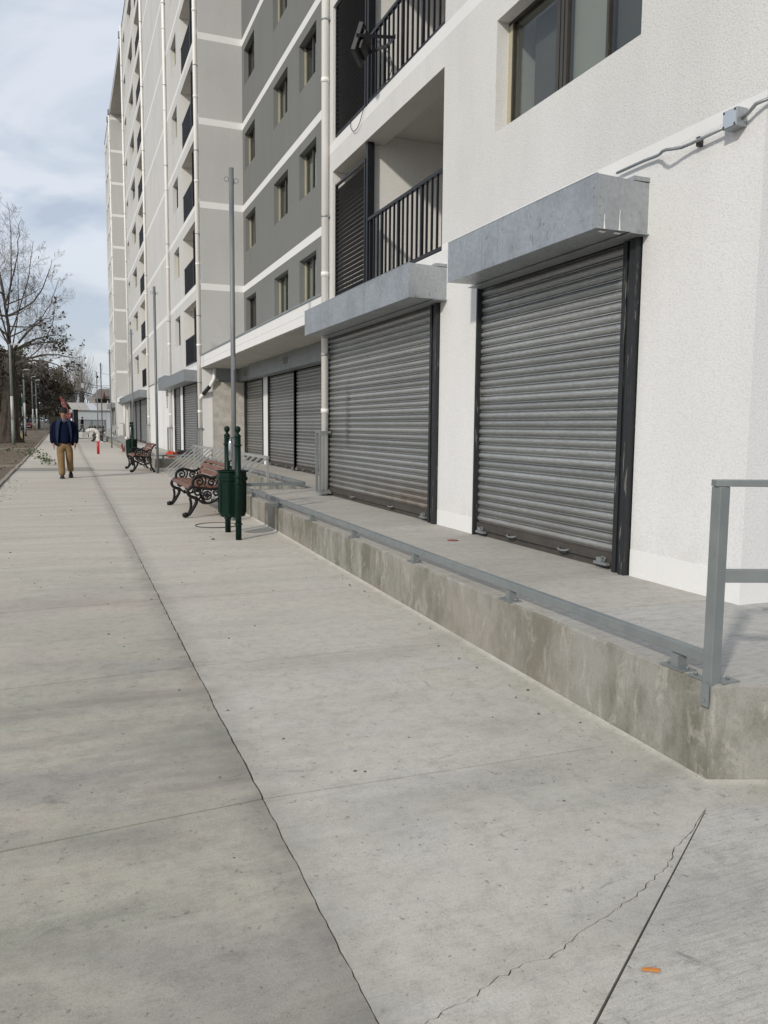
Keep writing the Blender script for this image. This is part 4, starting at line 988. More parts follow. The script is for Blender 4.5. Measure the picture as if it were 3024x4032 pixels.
# ------------------------------------------------------------------ tall bare posts along the kerb
first = None
plab = ['tall bare grey post directly behind the nearest litter bin', 'tall bare grey post beside the second park bench', 'tall bare grey post rising behind the far green litter bin', 'tall bare grey post just past the hanging red cloth', 'tall bare grey post beside the distant black bench', 'shortest looking bare grey post, farthest of the row']
for i, (y, x, top, l) in enumerate(zip((12.15, 23.5, 34.6, 45.5, 56.8, 68.0), (2.37, 2.42, 2.62, 2.33, 2.34, 2.48), (5.235, 5.40, 5.80, 5.53, 5.56, 5.80), plab)):
    zb = g(y)
    if first is None:
        t = thing('lamp_post', (x, y, zb), l, 'post', 'bare posts along the kerb')
        mb = MB(); mb.tube([(x, y, zb-.0), (x, y, zb+2.2), (x, y, top)], .036, 12); mb.tube([(x, y, zb), (x, y, zb+.012)], .07, 10)
        mb.build('post_shaft', 'grey_post', t)
        for (ax, ay) in ((-1, .2), (.9, -.3), (.55, .8)):
            mb = MB(); c0 = Vector((x, y, top-.16 - (.02 if ax > 0 else 0))); d = Vector((ax, ay, 0)).normalized(); cc = c0+d*(.036+.034)
            ring = [cc + d*(.033*math.cos(a)) + Vector((0, 0, .033*math.sin(a))) for a in [k*math.pi/8 for k in range(17)]]
            mb.tube(ring, .005, 5, cap=False); mb.build('cable_ring', 'grey_post', t)
        mb = MB(); mb.box(x-.014, x+.014, y-.048, y-.034, zb+2.25, zb+2.45); mb.build('strap', 'galv_dull', t)
        first = t; f0 = (x, y, zb, top)
    else:
        c = copy_tree(first, (x-f0[0], y-f0[1], zb-f0[2])); c['label'] = l
# near post carries a rusty clip
# ------------------------------------------------------------------ cast iron park bench
MT['iron'] = vary('black_cast_iron', (.007, .007, .008), (.013, .0125, .012), 12, .55, 0, .25, bump=.3, bscale=60)
def woodmat(name, a, b):
    M = Mat(name, .55)
    c = M.mix(M.ramp(M.noise(6, 7, .7, sc=(6, .6, 6)), [(.3, 0), (.7, 1)]), a, b)
    c = M.mix(M.ramp(M.noise(3.5, 4, .6, off=(5, 5, 5)), [(.5, 0), (.75, .35)]), c, (.34, .20, .14))
    M.color(c); M.bump(M.noise(30, 4, sc=(6, .4, 6)), .3, .003); return M.m
MT['bench_wood'] = woodmat('varnished_bench_wood', (.175, .068, .032), (.115, .042, .022))
def spiral(cx, cz, r0, r1, a0, turns, n=22):
    return [(cx+(r0+(r1-r0)*t/n)*math.cos(a0+turns*2*math.pi*t/n), cz+(r0+(r1-r0)*t/n)*math.sin(a0+turns*2*math.pi*t/n)) for t in range(n+1)]
def smooth(pts, n=4):
    P = [Vector(p) for p in pts]; res = []
    for i in range(len(P)-1):
        p0, p1, p2, p3 = P[max(i-1, 0)], P[i], P[i+1], P[min(i+2, len(P)-1)]
        for k in range(n):
            t = k/n; res.append(0.5*((2*p1)+(-p0+p2)*t+(2*p0-5*p1+4*p2-p3)*t*t+(-p0+3*p1-3*p2+p3)*t**3))
    res.append(P[-1]); return res
def make_bench(x, y, label):
    z = g(y+1)
    t = thing('park_bench', (x, y, z), label, 'bench', 'park benches along the walkway')
    strokes = [  # (points (d,h), radius)
        ([(.02,.02),(.10,.05),(.17,.15),(.215,.24),(.20,.30)], .021), ([(.115,.30),(.13,.22),(.12,.13),(.09,.06)], .017),
        ([(.20,.30),(.12,.33),(.085,.39),(.11,.45),(.18,.475),(.30,.455),(.42,.44),(.52,.45),(.56,.47)], .021),
        ([(.56,.47),(.58,.56),(.615,.66),(.66,.74),(.70,.775),(.755,.77),(.785,.73),(.765,.685),(.725,.69),(.73,.725)], .019),
        ([(.17,.475),(.165,.55),(.20,.615),(.27,.645),(.36,.635),(.44,.61),(.52,.62),(.575,.66)], .019),
        ([(.56,.46),(.585,.36),(.575,.26),(.60,.15),(.655,.05),(.68,.015)], .021), ([(.60,.16),(.56,.09),(.60,.04)], .012),
        ([(.20,.32),(.28,.25),(.38,.215),(.48,.24),(.575,.31)], .014),
        (spiral(.262, .552, .072, .014, 2.6, -1.35), .0125), (spiral(.45, .535, .062, .012, .4, 1.35), .0125),
        ([(.31,.47),(.35,.52),(.36,.58),(.35,.63)], .011), ([(.50,.46),(.53,.52),(.545,.60)], .011),
        (spiral(.225, .385, .062, .014, 1.8, -1.25), .013), (spiral(.525, .372, .055, .012, 1.2, 1.25), .013),
        ([(.38+.062*math.cos(a), .335+.062*math.sin(a)) for a in [k*math.pi/8 for k in range(17)]], .011),
        ([(.38+.03*math.cos(a), .335+.03*math.sin(a)) for a in [k*math.pi/4 for k in range(9)]], .009),
        ([(.38,.273),(.38,.397)], .009), ([(.318,.335),(.442,.335)], .009), ([(.305,.40),(.33,.43)], .01), ([(.45,.40),(.43,.43)], .01),
        (spiral(.315, .235, .032, .008, 1.2, 1.1, 12), .009), (spiral(.455, .245, .032, .008, 2.0, -1.1, 12), .009)]
    mb = MB()
    for pts, r_ in strokes:
        P = [Vector((x+d, y, z+h)) for d, h in (smooth(pts) if len(pts) < 10 else pts)]
        mb.tube(P, r_*1.25, 7)
    mb.tube([(x+.0, y, z+.035), (x+.05, y, z+.045), (x+.09, y, z+.03)], [.03, .042, .028], 8); mb.tube([(x+.64, y, z+.02), (x+.70, y, z+.02)], .022, 8)
    f1 = mb.build('end_frame', 'iron', t)
    f2 = f1.copy(); COL.objects.link(f2); f2.location = Vector(f1.location)+Vector((0, 2.02, 0))
    mb = MB(); mb.tube([(x+.38, y, z+.34), (x+.38, y+2.02, z+.34)], .012, 6); mb.build('stretcher', 'iron', t)
    for d, h, a in ((.125, .462, -18), (.215, .487, -3), (.315, .480, 3), (.415, .468, 6), (.51, .468, 0)):
        mb = MB(); k = len(mb.v); mb.box(-.040, .040, y-.02, y+2.04, -.012, .012)
        M_ = Matrix.Translation((x+d, 0, z+h)) @ Matrix.Rotation(R(a), 4, 'Y')
        mb.v = [tuple(M_ @ Vector(v)) for v in mb.v]; mb.build('seat_plank', 'bench_wood', t, bevel=.004)
    for d, h, a in ((.562, .545, -72), (.592, .635, -70), (.633, .722, -62), (.70, .793, -20)):
        mb = MB(); mb.box(-.040, .040, y-.02, y+2.04, -.011, .011)
        M_ = Matrix.Translation((x+d, 0, z+h)) @ Matrix.Rotation(R(a), 4, 'Y')
        mb.v = [tuple(M_ @ Vector(v)) for v in mb.v]; mb.build('back_plank', 'bench_wood', t, bevel=.004)
    return t
b1 = make_bench(1.655, 12.62, 'black cast iron bench with wooden planks just behind the nearest litter bin')
def bench_copy(x, y, label):
    c = copy_tree(b1, (x-1.655, y-12.62, g(y+1)-g(13.62))); c['label'] = label; return c
bench_copy(1.70, 24.0, 'black cast iron bench with wooden planks beside the second tall post')
bench_copy(1.66, 55.9, 'distant black bench beyond the wrapped red post, planks in shade')

# ------------------------------------------------------------------ litter bins
MT['green'] = vary('dark_green_paint', (.0015, .0135, .0085), (.0025, .019, .012), 6, .45, 0, .2)
MT['steel'] = vary('bright_steel', (.55, .56, .58), (.4, .41, .43), 9, .2, .9)
def make_bin(x, y, label):
    z = g(y)-.003; t = thing('litter_bin', (x, y, z), label, 'litter bin', 'green litter bins')
    for s_ in (-1, 1):
        mb = MB(); yc = y+.36*s_
        mb.tube([(x+.02, yc, z), (x+.02, yc, z+1.31)], .038, 14)
        for h in (.20, .72, .80, 1.20): mb.lathe(x+.02, yc, [(.038, z+h-.012), (.052, z+h-.006), (.052, z+h+.006), (.038, z+h+.012)], 14)
        mb.lathe(x+.02, yc, [(.038, z+1.305), (.045, z+1.315), (.03, z+1.335), (.014, z+1.35), (.022, z+1.36), (.035, z+1.38), (.040, z+1.40), (.035, z+1.422), (.02, z+1.437), (.004, z+1.441)], 14)
        mb.build('post', 'green', t)
    mb = MB(); c = (x+.012, y)
    mb.lathe(*c, [(.155, z+.265), (.175, z+.285), (.183, z+.60), (.188, z+.735), (.205, z+.740), (.205, z+.782), (.190, z+.787), (.188, z+.840), (.215, z+.855), (.215, z+.866), (.185, z+.866), (.18, z+.60), (.01, z+.60)], 8, smooth=False, rot=.5)
    mb.build('bin_body', 'green', t)
    mb = MB()
    for k in range(8):
        a = 2*math.pi*k/8; ca, sa = math.cos(a), math.sin(a); n1, t1 = Vector((ca, sa, 0)), Vector((-sa, ca, 0)); o = Vector((c[0], c[1], 0))
        for s_ in (-1, 1): mb.bar(o+n1*.168+t1*.058*s_+Vector((0,0,z+.32)), o+n1*.174+t1*.058*s_+Vector((0,0,z+.71)), .012, .008, upv=n1)
    mb.build('panel_beading', 'green', t)
    for h in (.72, .80):
        for q in (-1, 1): mb = MB(); mb.bar((x+.02, y+.33*q, z+h), (x+.0, y+.18*q, z+h), .03, .008); mb.build('bracket', 'green', t)
    mb = MB(); mb.bar((x+.02, y-.33, z+1.29), (x+.02, y+.33, z+1.29), .02, .012); mb.build('cross_bar', 'green', t)
    mb = MB(); mb.lathe(x-.01, y-.04, [(.008, z+.98), (.022, z+1.0), (.03, z+1.1), (.028, z+1.22), (.012, z+1.28)], 10); mb.build('ashtray', 'steel', t)
    return t
bn = make_bin(2.005, 10.50, 'nearest dark green litter bin on two ball topped posts at the curb')
c = copy_tree(bn, (2.06-2.005, 28.2-10.50, g(28.2)-g(10.50))); c['label'] = 'distant dark green litter bin behind the second bench, heaped with white litter'
lt = MB(); rr = random.Random(6)
for k in range(5): lt.lathe(1.93+rr.uniform(-.05, .06), 28.1+rr.uniform(-.06, .06), [(.02, g(27)+.85), (.07, g(27)+.88), (.06, g(27)+.93), (.01, g(27)+.95+rr.uniform(0, .04))], 7)
tag(lt.build('litter', vary('white_litter', (.7, .7, .7), (.55, .55, .56), 9, .8)), 'crumpled white litter heaped on top of the distant green bin', 'litter')
# the big window of the near wing: three unequal lights, a pale blind behind the middle one
f = MB(); d0, d1 = XF+.13, XF+.19; z0, z1 = 4.335, 5.36
for a, b in ((5.03, 5.06), (5.595, 5.625), (6.17, 6.21), (6.225, 6.27), (6.285, 6.335)): f.box(d0, d1, a, b, z0+.032, z1-.032)
f.box(d0, d1, 7.085, 7.16, z0+.032, z1-.032, 1); f.box(d0-.004, d0+.02, 7.06, 7.084, z0+.032, z1-.032)
f.box(d0, d1, 5.03, 7.16, z0, z0+.03); f.box(d0, d1, 5.03, 7.16, z1-.03, z1)
fo = f.build('window', ['frame_bronze', 'frame_beige'], bld); fo['label'] = 'large window with a pale blind behind its middle pane'
for a, b in ((5.062, 5.593), (5.627, 6.168), (6.337, 7.058)): gl = MB(); gl.box(d0+.02, d0+.026, a, b, z0+.033, z1-.033); gl.build('pane', 'glass', fo)
cu = MB(); cu.quad((d0+.09, 5.64, z0), (d0+.09, 6.20, z0), (d0+.09, 6.20, z1), (d0+.09, 5.64, z1)); cu.build('blind', vary('pale_blind', (.54, .54, .51), (.48, .48, .455), 1, .9), fo)
cu = MB(); cu.quad((d0+.12, 5.03, z0), (d0+.12, 5.64, z0), (d0+.12, 5.64, z1), (d0+.12, 5.03, z1)); cu.quad((d0+.20, 6.30, z0), (d0+.20, 7.0, z0), (d0+.20, 7.0, z1), (d0+.20, 6.30, z1)); cu.build('curtain', vary('slate_curtain', (.17, .17, .17), (.13, .13, .13), 1, .9), fo)
def vary2(nm, c): MT[nm] = vary(nm, c, tuple(x*.7 for x in c), 8, .9); return nm
def vary2(nm, c): MT[nm] = vary(nm, c, tuple(x*.7 for x in c), 8, .9); return nm
# ------------------------------------------------------------------ people
def skin(name, verts, edges, rad, mat, parent=None, sub=2, root=0):
    me = bpy.data.meshes.new(name); me.from_pydata([tuple(v) for v in verts], edges, []); me.update()
    o = bpy.data.objects.new(name, me); COL.objects.link(o)
    o.modifiers.new('skin', 'SKIN'); s2 = o.modifiers.new('sub', 'SUBSURF'); s2.levels = sub; s2.render_levels = sub
    sv = me.skin_vertices[0].data
    for i, r_ in enumerate(rad): sv[i].radius = (r_, r_) if not isinstance(r_, tuple) else r_; sv[i].use_root = (i == root)
    bpy.context.view_layer.update()
    ev = o.evaluated_get(bpy.context.evaluated_depsgraph_get()); nm = bpy.data.meshes.new_from_object(ev)
    bpy.data.objects.remove(o)
    nm.materials.clear(); nm.materials.append(MT[mat]); nm.polygons.foreach_set('use_smooth', [True]*len(nm.polygons))
    nm.polygons.foreach_set('material_index', [0]*len(nm.polygons))
    nm.name = name
    return link(name, nm, parent)
MT['skin'] = vary('weathered_skin', (.36, .19, .13), (.28, .14, .095), 20, .6)
MT['khaki'] = vary('khaki_cotton', (.25, .16, .072), (.17, .11, .05), 9, .9, bump=.9, bscale=10)
MT['navy'] = vary('navy_jacket_cloth', (.003, .0045, .014), (.005, .0075, .022), 10, .9, 0, .08, bump=.5, bscale=16)
MT['lining'] = vary('blue_fleece_lining', (.009, .022, .065), (.006, .015, .045), 12, .9)
MT['sweater'] = vary('navy_knit', (.005, .009, .028), (.008, .013, .036), 14, .95, 0, .08, bump=.4, bscale=40)
MT['shoe'] = vary('black_shoe_leather', (.012, .012, .013), (.03, .028, .026), 12, .5)
MT['cap'] = vary('dark_knit_cap', (.006, .0065, .0065), (.018, .019, .018), 14, .95)
MT['shirt'] = vary('blue_grey_collar', (.10, .14, .20), (.07, .10, .15), 14, .9)
def place(P, loc, rz):
    M_ = Matrix.Translation(loc) @ Matrix.Rotation(rz, 4, 'Z'); return [M_ @ Vector(p) for p in P]
def make_man(loc, rz):
    """figure facing -Y, one foot forward; local origin on the ground"""
    t = thing('person', loc, 'man walking towards us in open navy jacket, khaki trousers and dark knit cap', 'person')
    pl = lambda P: place(P, loc, rz)
    V = [(0,.02,.90), (0,.01,1.02), (0,.0,1.18), (0,.0,1.33), (0,.015,1.43), (0,.0,1.50), (0,-.02,1.565), (0,-.03,1.63), (0,-.015,1.69)]
    E_ = [(i, i+1) for i in range(8)]; Rr = [(.085,.07), (.095,.08), (.115,.085), (.12,.085), (.065,.06), .050, (.072,.078), (.080,.092), (.062,.075)]
    def limb(P, r_, a):
        n = len(V); V.extend(P); Rr.extend(r_); E_.append((a, n)); E_.extend((n+i, n+i+1) for i in range(len(P)-1)); return n
    # legs: right (viewer left) planted forward, left trailing with the heel up
    limb([(-.085,.0,.84), (-.082,-.07,.47), (-.07,-.09,.12), (-.07,-.10,.06), (-.08,-.21,.035)], [.085, .058, .04, .04, .035], 0)
    limb([(.095,.03,.84), (.105,.02,.48), (.125,.22,.20), (.13,.25,.14), (.13,.16,.075)], [.085, .058, .042, .04, .035], 0)
    for s_ in (-1, 1):
        sw = .03 if s_ < 0 else -.03
        n = limb([(.17*s_,.01,1.41), (.235*s_,.03+sw,1.13), (.258*s_,-.04+sw,.90), (.258*s_,-.055+sw,.855), (.25*s_,-.07+sw,.81)], [.055, .042, .030, .026, (.026,.034)], 4)
        for f in range(4):
            fo = (f-1.5)*.019; L_ = (.062, .072, .068, .055)[f]
            limb([(.25*s_, -.07+sw+fo, .785), (.247*s_, -.072+sw+fo, .785-L_*.5), (.235*s_, -.074+sw+fo, .785-L_)], [.0095, .009, .008], n+4)
        limb([(.243*s_, -.105+sw, .83), (.232*s_, -.122+sw, .80), (.225*s_, -.125+sw, .775)], [.011, .010, .009], n+3)
    body = skin('body', pl(V), E_, Rr, 'skin', t)
    # face
    f = MB()
    hd = Vector((0, -.03, 1.625))
    f.lathe(0, 0, [(.001, 0)], 3) if False else None
    f = MB(); f.add(pl([(-.014,-.112,1.60), (.014,-.112,1.60), (0,-.142,1.602), (0,-.112,1.65), (0,-.118,1.592)]), [(0,2,3), (2,1,3), (0,4,2), (4,1,2)], 0, True); f.build('nose', 'skin', t)
    for s_ in (-1, 1):
        f = MB(); c_ = pl([(.03*s_, -.113, 1.643)])[0]; f.lathe(0, 0, [(.001,-.004), (.010,-.002), (.010,.002), (.001,.004)], 8)
        f.v = [tuple(Vector((v[0], v[2], v[1]*.55))+c_) for v in f.v]; f.build('eye', 'shoe', t)
        f = MB(); f.bar(*pl([(.015*s_, -.117, 1.662), (.048*s_, -.108, 1.662)]), .008, .008); f.build('eyebrow', 'shoe', t)
        f = MB(); c_ = pl([(.082*s_, -.02, 1.63)])[0]; f.tube([c_+Vector((0,0,-.028)), c_+Vector((.006*s_,0,0)), c_+Vector((0,0,.028))], [.008, .013, .010], 6); f.build('ear', 'skin', t)
    f = MB(); f.bar(*pl([(-.026, -.108, 1.572), (.026, -.108, 1.572)]), .006, .007); f.build('mouth', vary('lips', (.22,.09,.07), (.2,.08,.06), 3, .6), t)
    # cap: dome with a darker rolled rim
    f = MB(); c_ = pl([(0, -.012, 1.60)])[0]
    f.lathe(c_.x, c_.y, [(.086, c_.z+.055), (.092, c_.z+.07), (.093, c_.z+.10), (.090, c_.z+.130), (.080, c_.z+.160), (.058, c_.z+.183), (.02, c_.z+.196), (.002, c_.z+.197)], 16)
    f.lathe(c_.x, c_.y, [(.093, c_.z+.045), (.098, c_.z+.06), (.098, c_.z+.095), (.093, c_.z+.102)], 16)
    f.v = [(v[0], c_.y+(v[1]-c_.y)*1.13, v[2]) for v in f.v]; f.build('cap', 'cap', t)
    # trousers
    P = [(0,.02,.93), (0,.02,.87), (-.095,.0,.80), (-.092,-.05,.62), (-.088,-.072,.47), (-.08,-.085,.28), (-.072,-.09,.055), (.105,.03,.80), (.108,.02,.63), (.112,.035,.47), (.12,.13,.31), (.132,.235,.155)]
    skin('trousers', pl(P), [(0,1), (1,2), (2,3), (3,4), (4,5), (5,6), (1,7), (7,8), (8,9), (9,10), (10,11)], [(.17,.135), (.165,.13), .120, .102, .092, .086, .082, .120, .104, .093, .085, .082], 'khaki', t)
    # sweater and shirt collar
    P = [(0,.015,.84), (0,.01,1.0), (0,.0,1.18), (0,.0,1.33), (0,.01,1.42), (0,.003,1.475)]
    skin('sweater', pl(P), [(i, i+1) for i in range(5)], [(.185,.15), (.185,.148), (.185,.145), (.175,.135), (.135,.108), (.07,.072)], 'sweater', t)
    f = MB()
    for s_ in (-1, 1): f.add(pl([(0,-.118,1.395), (.055*s_,-.085,1.475), (.022*s_,-.108,1.49), (.045*s_,-.125,1.44)]), [(0,3,1), (0,1,2)])
    f.build('collar', 'shirt', t)
    # jacket: boxy shell hanging open, with blue lining on both fronts
    rings = [(.84,.252,.18,.165), (.92,.262,.18,.163), (1.05,.265,.182,.150), (1.18,.266,.182,.135), (1.30,.262,.178,.118), (1.38,.245,.16,.10), (1.44,.20,.135,.082), (1.485,.122,.105,.062), (1.515,.095,.092,.055)]
    f = MB(); n = 26; rr = random.Random(8)
    for ins in (0, 1):
        o = len(f.v)
        for (z, a, b, gap) in rings:
            for k in range(n+1):
                th0 = math.asin(min(.95, gap/a)); th = -math.pi/2 + th0 + (2*math.pi-2*th0)*k/n
                wv = 1 + (.025*math.sin(k*2.3+z*9)+rr.uniform(-.008, .008))*(1 if z < 1.4 else .3) - ins*.02
                f.v.append((a*wv*math.cos(th), b*wv*math.sin(th)+.012, z - (.05*math.cos(th+math.pi/2)**2 if z < .9 and k in (0, 1, n-1, n) else 0)))
        for i in range(len(rings)-1):
            for k in range(n): f.f.append([o+i*(n+1)+k, o+i*(n+1)+k+1, o+(i+1)*(n+1)+k+1, o+(i+1)*(n+1)+k]); f.mi.append(ins); f.sm.append(True)
    f.v = [tuple(v) for v in pl(f.v)]; f.build('jacket', ['navy', 'lining'], t)
    f = MB()
    for s_, w in ((-1, .085), (1, .065)):
        L_ = []
        for (z, a, b, gap) in rings[::-1]:
            gx = gap*s_; yb = -b*math.sqrt(max(0, 1-(gap/a)**2))+.006
            L_.append(((gx*.92, yb-.004, z), (gx*.92+s_*w*(.45+.6*min(1, (z-.84)/.5)) * (1 if z > .95 else .5), yb+.0+.010, z)))
        for p, q in zip(L_[:-1], L_[1:]): k = len(f.v); f.add(pl([p[0], p[1], q[1], q[0]]), [(0, 1, 2, 3)], 0, True)
    f.v = [(v[0], v[1]-.012, v[2]) for v in f.v]; f.build('jacket_lapels', 'lining', t)
    for s_ in (-1, 1):
        sw = .03 if s_ < 0 else -.03
        skin('sleeve', pl([(.16*s_,.01,1.42), (.225*s_,.02+sw*.5,1.33), (.262*s_,.03+sw,1.13), (.270*s_,-.02+sw,.98), (.264*s_,-.045+sw,.86)]), [(0,1), (1,2), (2,3), (3,4)], [.085, .092, .086, .078, .068], 'navy', t)
    for (fx, fy, fz, tp) in ((-.075, -.10, 0, 0), (.13, .215, .045, R(-28))):
        f = MB(); prof = [(-.095, .036, .0), (-.06, .045, .0), (0, .047, .0), (.06, .042, .0), (.085, .036, 0)]
        vs = []; hs = [.05, .06, .085, .10, .09]
        for (yy_, w, _), h in zip([(-.175, .03, 0), (-.13, .048, 0), (-.04, .052, 0), (.03, .045, 0), (.065, .038, 0)], hs):
            w *= 1.12
            for (dx_, dz) in ((-1, 0), (-1, .35), (-.6, 1), (.6, 1), (1, .35), (1, 0)): vs.append((w*dx_, yy_, h*dz))
        Mx = Matrix.Translation((fx, fy, fz)) @ Matrix.Rotation(-tp, 4, 'X')
        vs = [Mx @ Vector(v) for v in vs]; fs = []
        for i in range(4):
            for k in range(6): fs.append((i*6+k, i*6+(k+1) % 6, (i+1)*6+(k+1) % 6, (i+1)*6+k))
        fs += [tuple(range(6)), tuple(range(24, 30))[::-1]]
        f.add(pl(vs), fs, 0, False); f.build('shoe', 'shoe', t)
    return t
make_man((-.01, 22.0, g(22)+.004), 0)
def make_far_person(loc):
    t = thing('person', loc, 'far off pedestrian in a dark hooded jacket walking in front of the grey shopfront', 'person')
    pl = lambda P: place(P, loc, R(75))
    skin('body', pl([(0,0,.88), (0,-.02,1.1), (0,-.05,1.36), (0,-.06,1.48), (0,-.08,1.58), (0,-.09,1.66), (-.09,-.02,.82), (-.09,-.22,.46), (-.09,-.12,.08), (-.09,-.24,.04), (.09,.02,.82), (.09,.12,.47), (.09,.42,.12), (.09,.36,.04), (-.19,-.04,1.36), (-.24,.02,1.1), (-.22,-.12,.9), (.19,-.04,1.36), (.24,.03,1.1), (.22,-.1,.9)]),
         [(0,1), (1,2), (2,3), (3,4), (4,5), (0,6), (6,7), (7,8), (8,9), (0,10), (10,11), (11,12), (12,13), (2,14), (14,15), (15,16), (2,17), (17,18), (18,19)],
         [.13, .13, .15, .055, .085, .075, .085, .06, .042, .035, .085, .06, .042, .035, .055, .045, .035, .055, .045, .035], 'skin', t)
    skin('trousers', pl([(0,0,.9), (-.09,-.02,.8), (-.09,-.22,.47), (-.09,-.13,.14), (.09,.02,.8), (.09,.12,.48), (.09,.4,.17)]), [(0,1), (1,2), (2,3), (0,4), (4,5), (5,6)], [.15, .11, .09, .07, .11, .09, .07], vary2('olive_trousers', (.05,.052,.038)), t)
    skin('jacket', pl([(0,0,.86), (0,-.02,1.1), (0,-.05,1.36), (0,-.06,1.5), (-.19,-.04,1.36), (-.24,.02,1.1), (-.23,-.1,.94), (.19,-.04,1.36), (.24,.03,1.1), (.23,-.08,.94)]), [(0,1), (1,2), (2,3), (2,4), (4,5), (5,6), (2,7), (7,8), (8,9)], [.16, .165, .175, .07, .08, .07, .06, .08, .07, .06], 'navy', t)
    skin('hood', pl([(0,-.05,1.5), (0,-.06,1.6), (0,-.07,1.69)]), [(0,1), (1,2)], [.08, .105, .085], 'cap', t)
    return t

make_far_person((1.62, 85.0, g(85)))

# ------------------------------------------------------------------ street things further along
MT['red'] = vary('red_paint', (.50, .012, .016), (.42, .012, .014), 6, .35)
def plastic():
    M = Mat('crinkled_clear_plastic', .25, 0, .6); M.color(M.mix(M.ramp(M.noise(18, 4, .7), [(.42, 0), (.6, 1)]), (.50, .48, .45), (.80, .79, .77)))
    M.bump(M.noise(22, 4, .7), .9, .03); return M.m
MT['plastic'] = plastic()
z = g(38); t = thing('bent_tube_post', (1.37, 38, z), 'red post whose bent over top is wrapped in crinkled white plastic', 'post')
mb = MB(); mb.tube([(1.37, 38, z), (1.37, 38, z+.62)], .058, 14); mb.build('red_post', 'red', t)
mb = MB(); rr = random.Random(14)
arc = [(1.37, 38, z+.56), (1.375, 38, z+.68), (1.38, 38, z+.80)] + [(1.17+.21*math.cos(a), 38, z+.86+.20*math.sin(a)) for a in [k*math.pi/14 for k in range(8)]] + [(1.10, 38, z+1.05), (1.02, 38, z+1.05), (.96, 38, z+1.02), (.93, 38, z+.99)]
pts = smooth([(p[0], p[2]) for p in arc], 3); rads = [(.062+.02*min(1, i/10))*(1+rr.uniform(-.16, .2)) for i in range(len(pts))]
mb.tube([(p[0], 38+rr.uniform(-.008, .008), p[1]) for p in pts], rads, 9, smooth=False); mb.build('plastic_wrap', 'plastic', t)
# red cloth and loose tube on the distant walkway
cl = MB(); y = 40.5; zt = pz(y)+.08
for i in range(6):
    for j in range(9): cl.v.append((2.60-.03*math.sin(j*.9)-.07*(i/5), y-.22+.085*i+.05*math.sin(j*.7), zt+.02-j*.052-(.02*(i % 2))))
for i in range(5):
    for j in range(8): cl.f.append([i*9+j, i*9+j+1, (i+1)*9+j+1, (i+1)*9+j]); cl.mi.append(0); cl.sm.append(True)
tag(cl.build('hanging_cloth', vary('dark_red_cloth', (.20, .012, .015), (.13, .01, .012), 12, .9)), 'dark red cloth hanging over the edge of the distant raised walkway', 'cloth')
mb = MB(); mb.tube([(2.62, 40.8, zt+.02), (2.66, 38.6, zt-.02), (2.62, 37.4, zt-.10), (2.60, 35.2, zt-.32)], .035, 8)
tag(mb.build('loose_tube', 'fence'), 'pale loose tube slumped over the edge of the distant walkway beside the red cloth', 'tube')
def sheet(x0, y0, z0, x1, y1, z1, w, label, mat='fence'):
    mb = MB(); mb.bar((x0, y0, z0), (x1, y1, z1), w, .05, upv=Vector((0, -1, .35)))
    for s_ in (-1, 1): mb.bar((x0, y0+.03, z0+w*.45*s_), (x1, y1+.03, z1+w*.45*s_), .03, .07, upv=Vector((0, -1, .35)))
    return tag(mb.build('metal_ramp', mat), label, 'metal panel', 'slanted metal panels')
sheet(1.28, 67, g(67)+.12, 2.00, 67, g(67)+.72, .24, 'pale slanted metal panel seen left of the wrapped red post')
sheet(2.62, 62, g(62)+.16, 4.05-.5, 62, g(62)+1.0, .36, 'grey slanted metal panel propped against the distant walkway')
# scooter-like heap of tables and cloth behind the posts
t = thing('market_table', (2.3, 70, g(70)), 'dark folding table heaped with goods between the two farthest posts', 'table')
z = g(70); mb = MB(); mb.box(1.75, 3.0, 69.6, 70.5, z+.72, z+.75); mb.build('tabletop', 'black_paint', t)
for (x, y) in ((1.8, 69.65), (2.95, 69.65), (1.8, 70.45), (2.95, 70.45)): mb = MB(); mb.box(x-.02, x+.02, y-.02, y+.02, z, z+.719); mb.build('leg', 'black_paint', t)
rr = random.Random(12)
MT['goods'] = vary('dark_goods', (.05, .05, .048), (.14, .13, .12), 8, .8); MT['goods2'] = vary('brown_goods', (.16, .09, .05), (.3, .28, .25), 6, .8)
mb = MB()
for k in range(11):
    cx, cy, r_ = 1.85+.11*k, 69.9+rr.uniform(-.1, .3), rr.uniform(.07, .13); mb.lathe(cx, cy, [(r_*.7, z+.752), (r_, z+.80), (r_*.85, z+.80+r_), (r_*.3, z+.84+r_)], 7, mi=int(k % 3 == 0), smooth=False)
tag(mb.build('goods_heap', ['goods', 'goods2']), 'dark heap of bundled goods on the distant folding table', 'goods')
mb = MB(); mb.box(2.12, 2.28, 54.6, 54.75, g(54.6), g(54.6)+.06); tag(mb.build('scrap_block', 'band_white'), 'small white block lying on the pavement near the distant posts', 'block')
# bags on the second walkway
def blob(name, x, y, z, rx, ry, rz_, mat, label, cat, seed, group=None):
    rr = random.Random(seed); mb = MB(); n, m_ = 14, 8
    for j in range(m_+1):
        ph = math.pi*j/m_
        for k in range(n):
            a = 2*math.pi*k/n; q = 1+rr.uniform(-.22, .22)*math.sin(ph)
            mb.v.append((x+rx*q*math.cos(a)*math.sin(ph), y+ry*q*math.sin(a)*math.sin(ph), z+max(0, rz_*(1-math.cos(ph))*q*.5)))
    for j in range(m_):
        for k in range(n): mb.f.append([j*n+k, j*n+(k+1) % n, (j+1)*n+(k+1) % n, (j+1)*n+k]); mb.mi.append(0); mb.sm.append(False)
    return tag(mb.build(name, mat), label, cat, group)
blob('plastic_bag', 3.21, 27.0, pz(27), .17, .14, .21, vary('orange_bag', (.60, .075, .025), (.40, .05, .02), 9, .5), 'crumpled orange plastic bag on the second walkway', 'bag', 3)
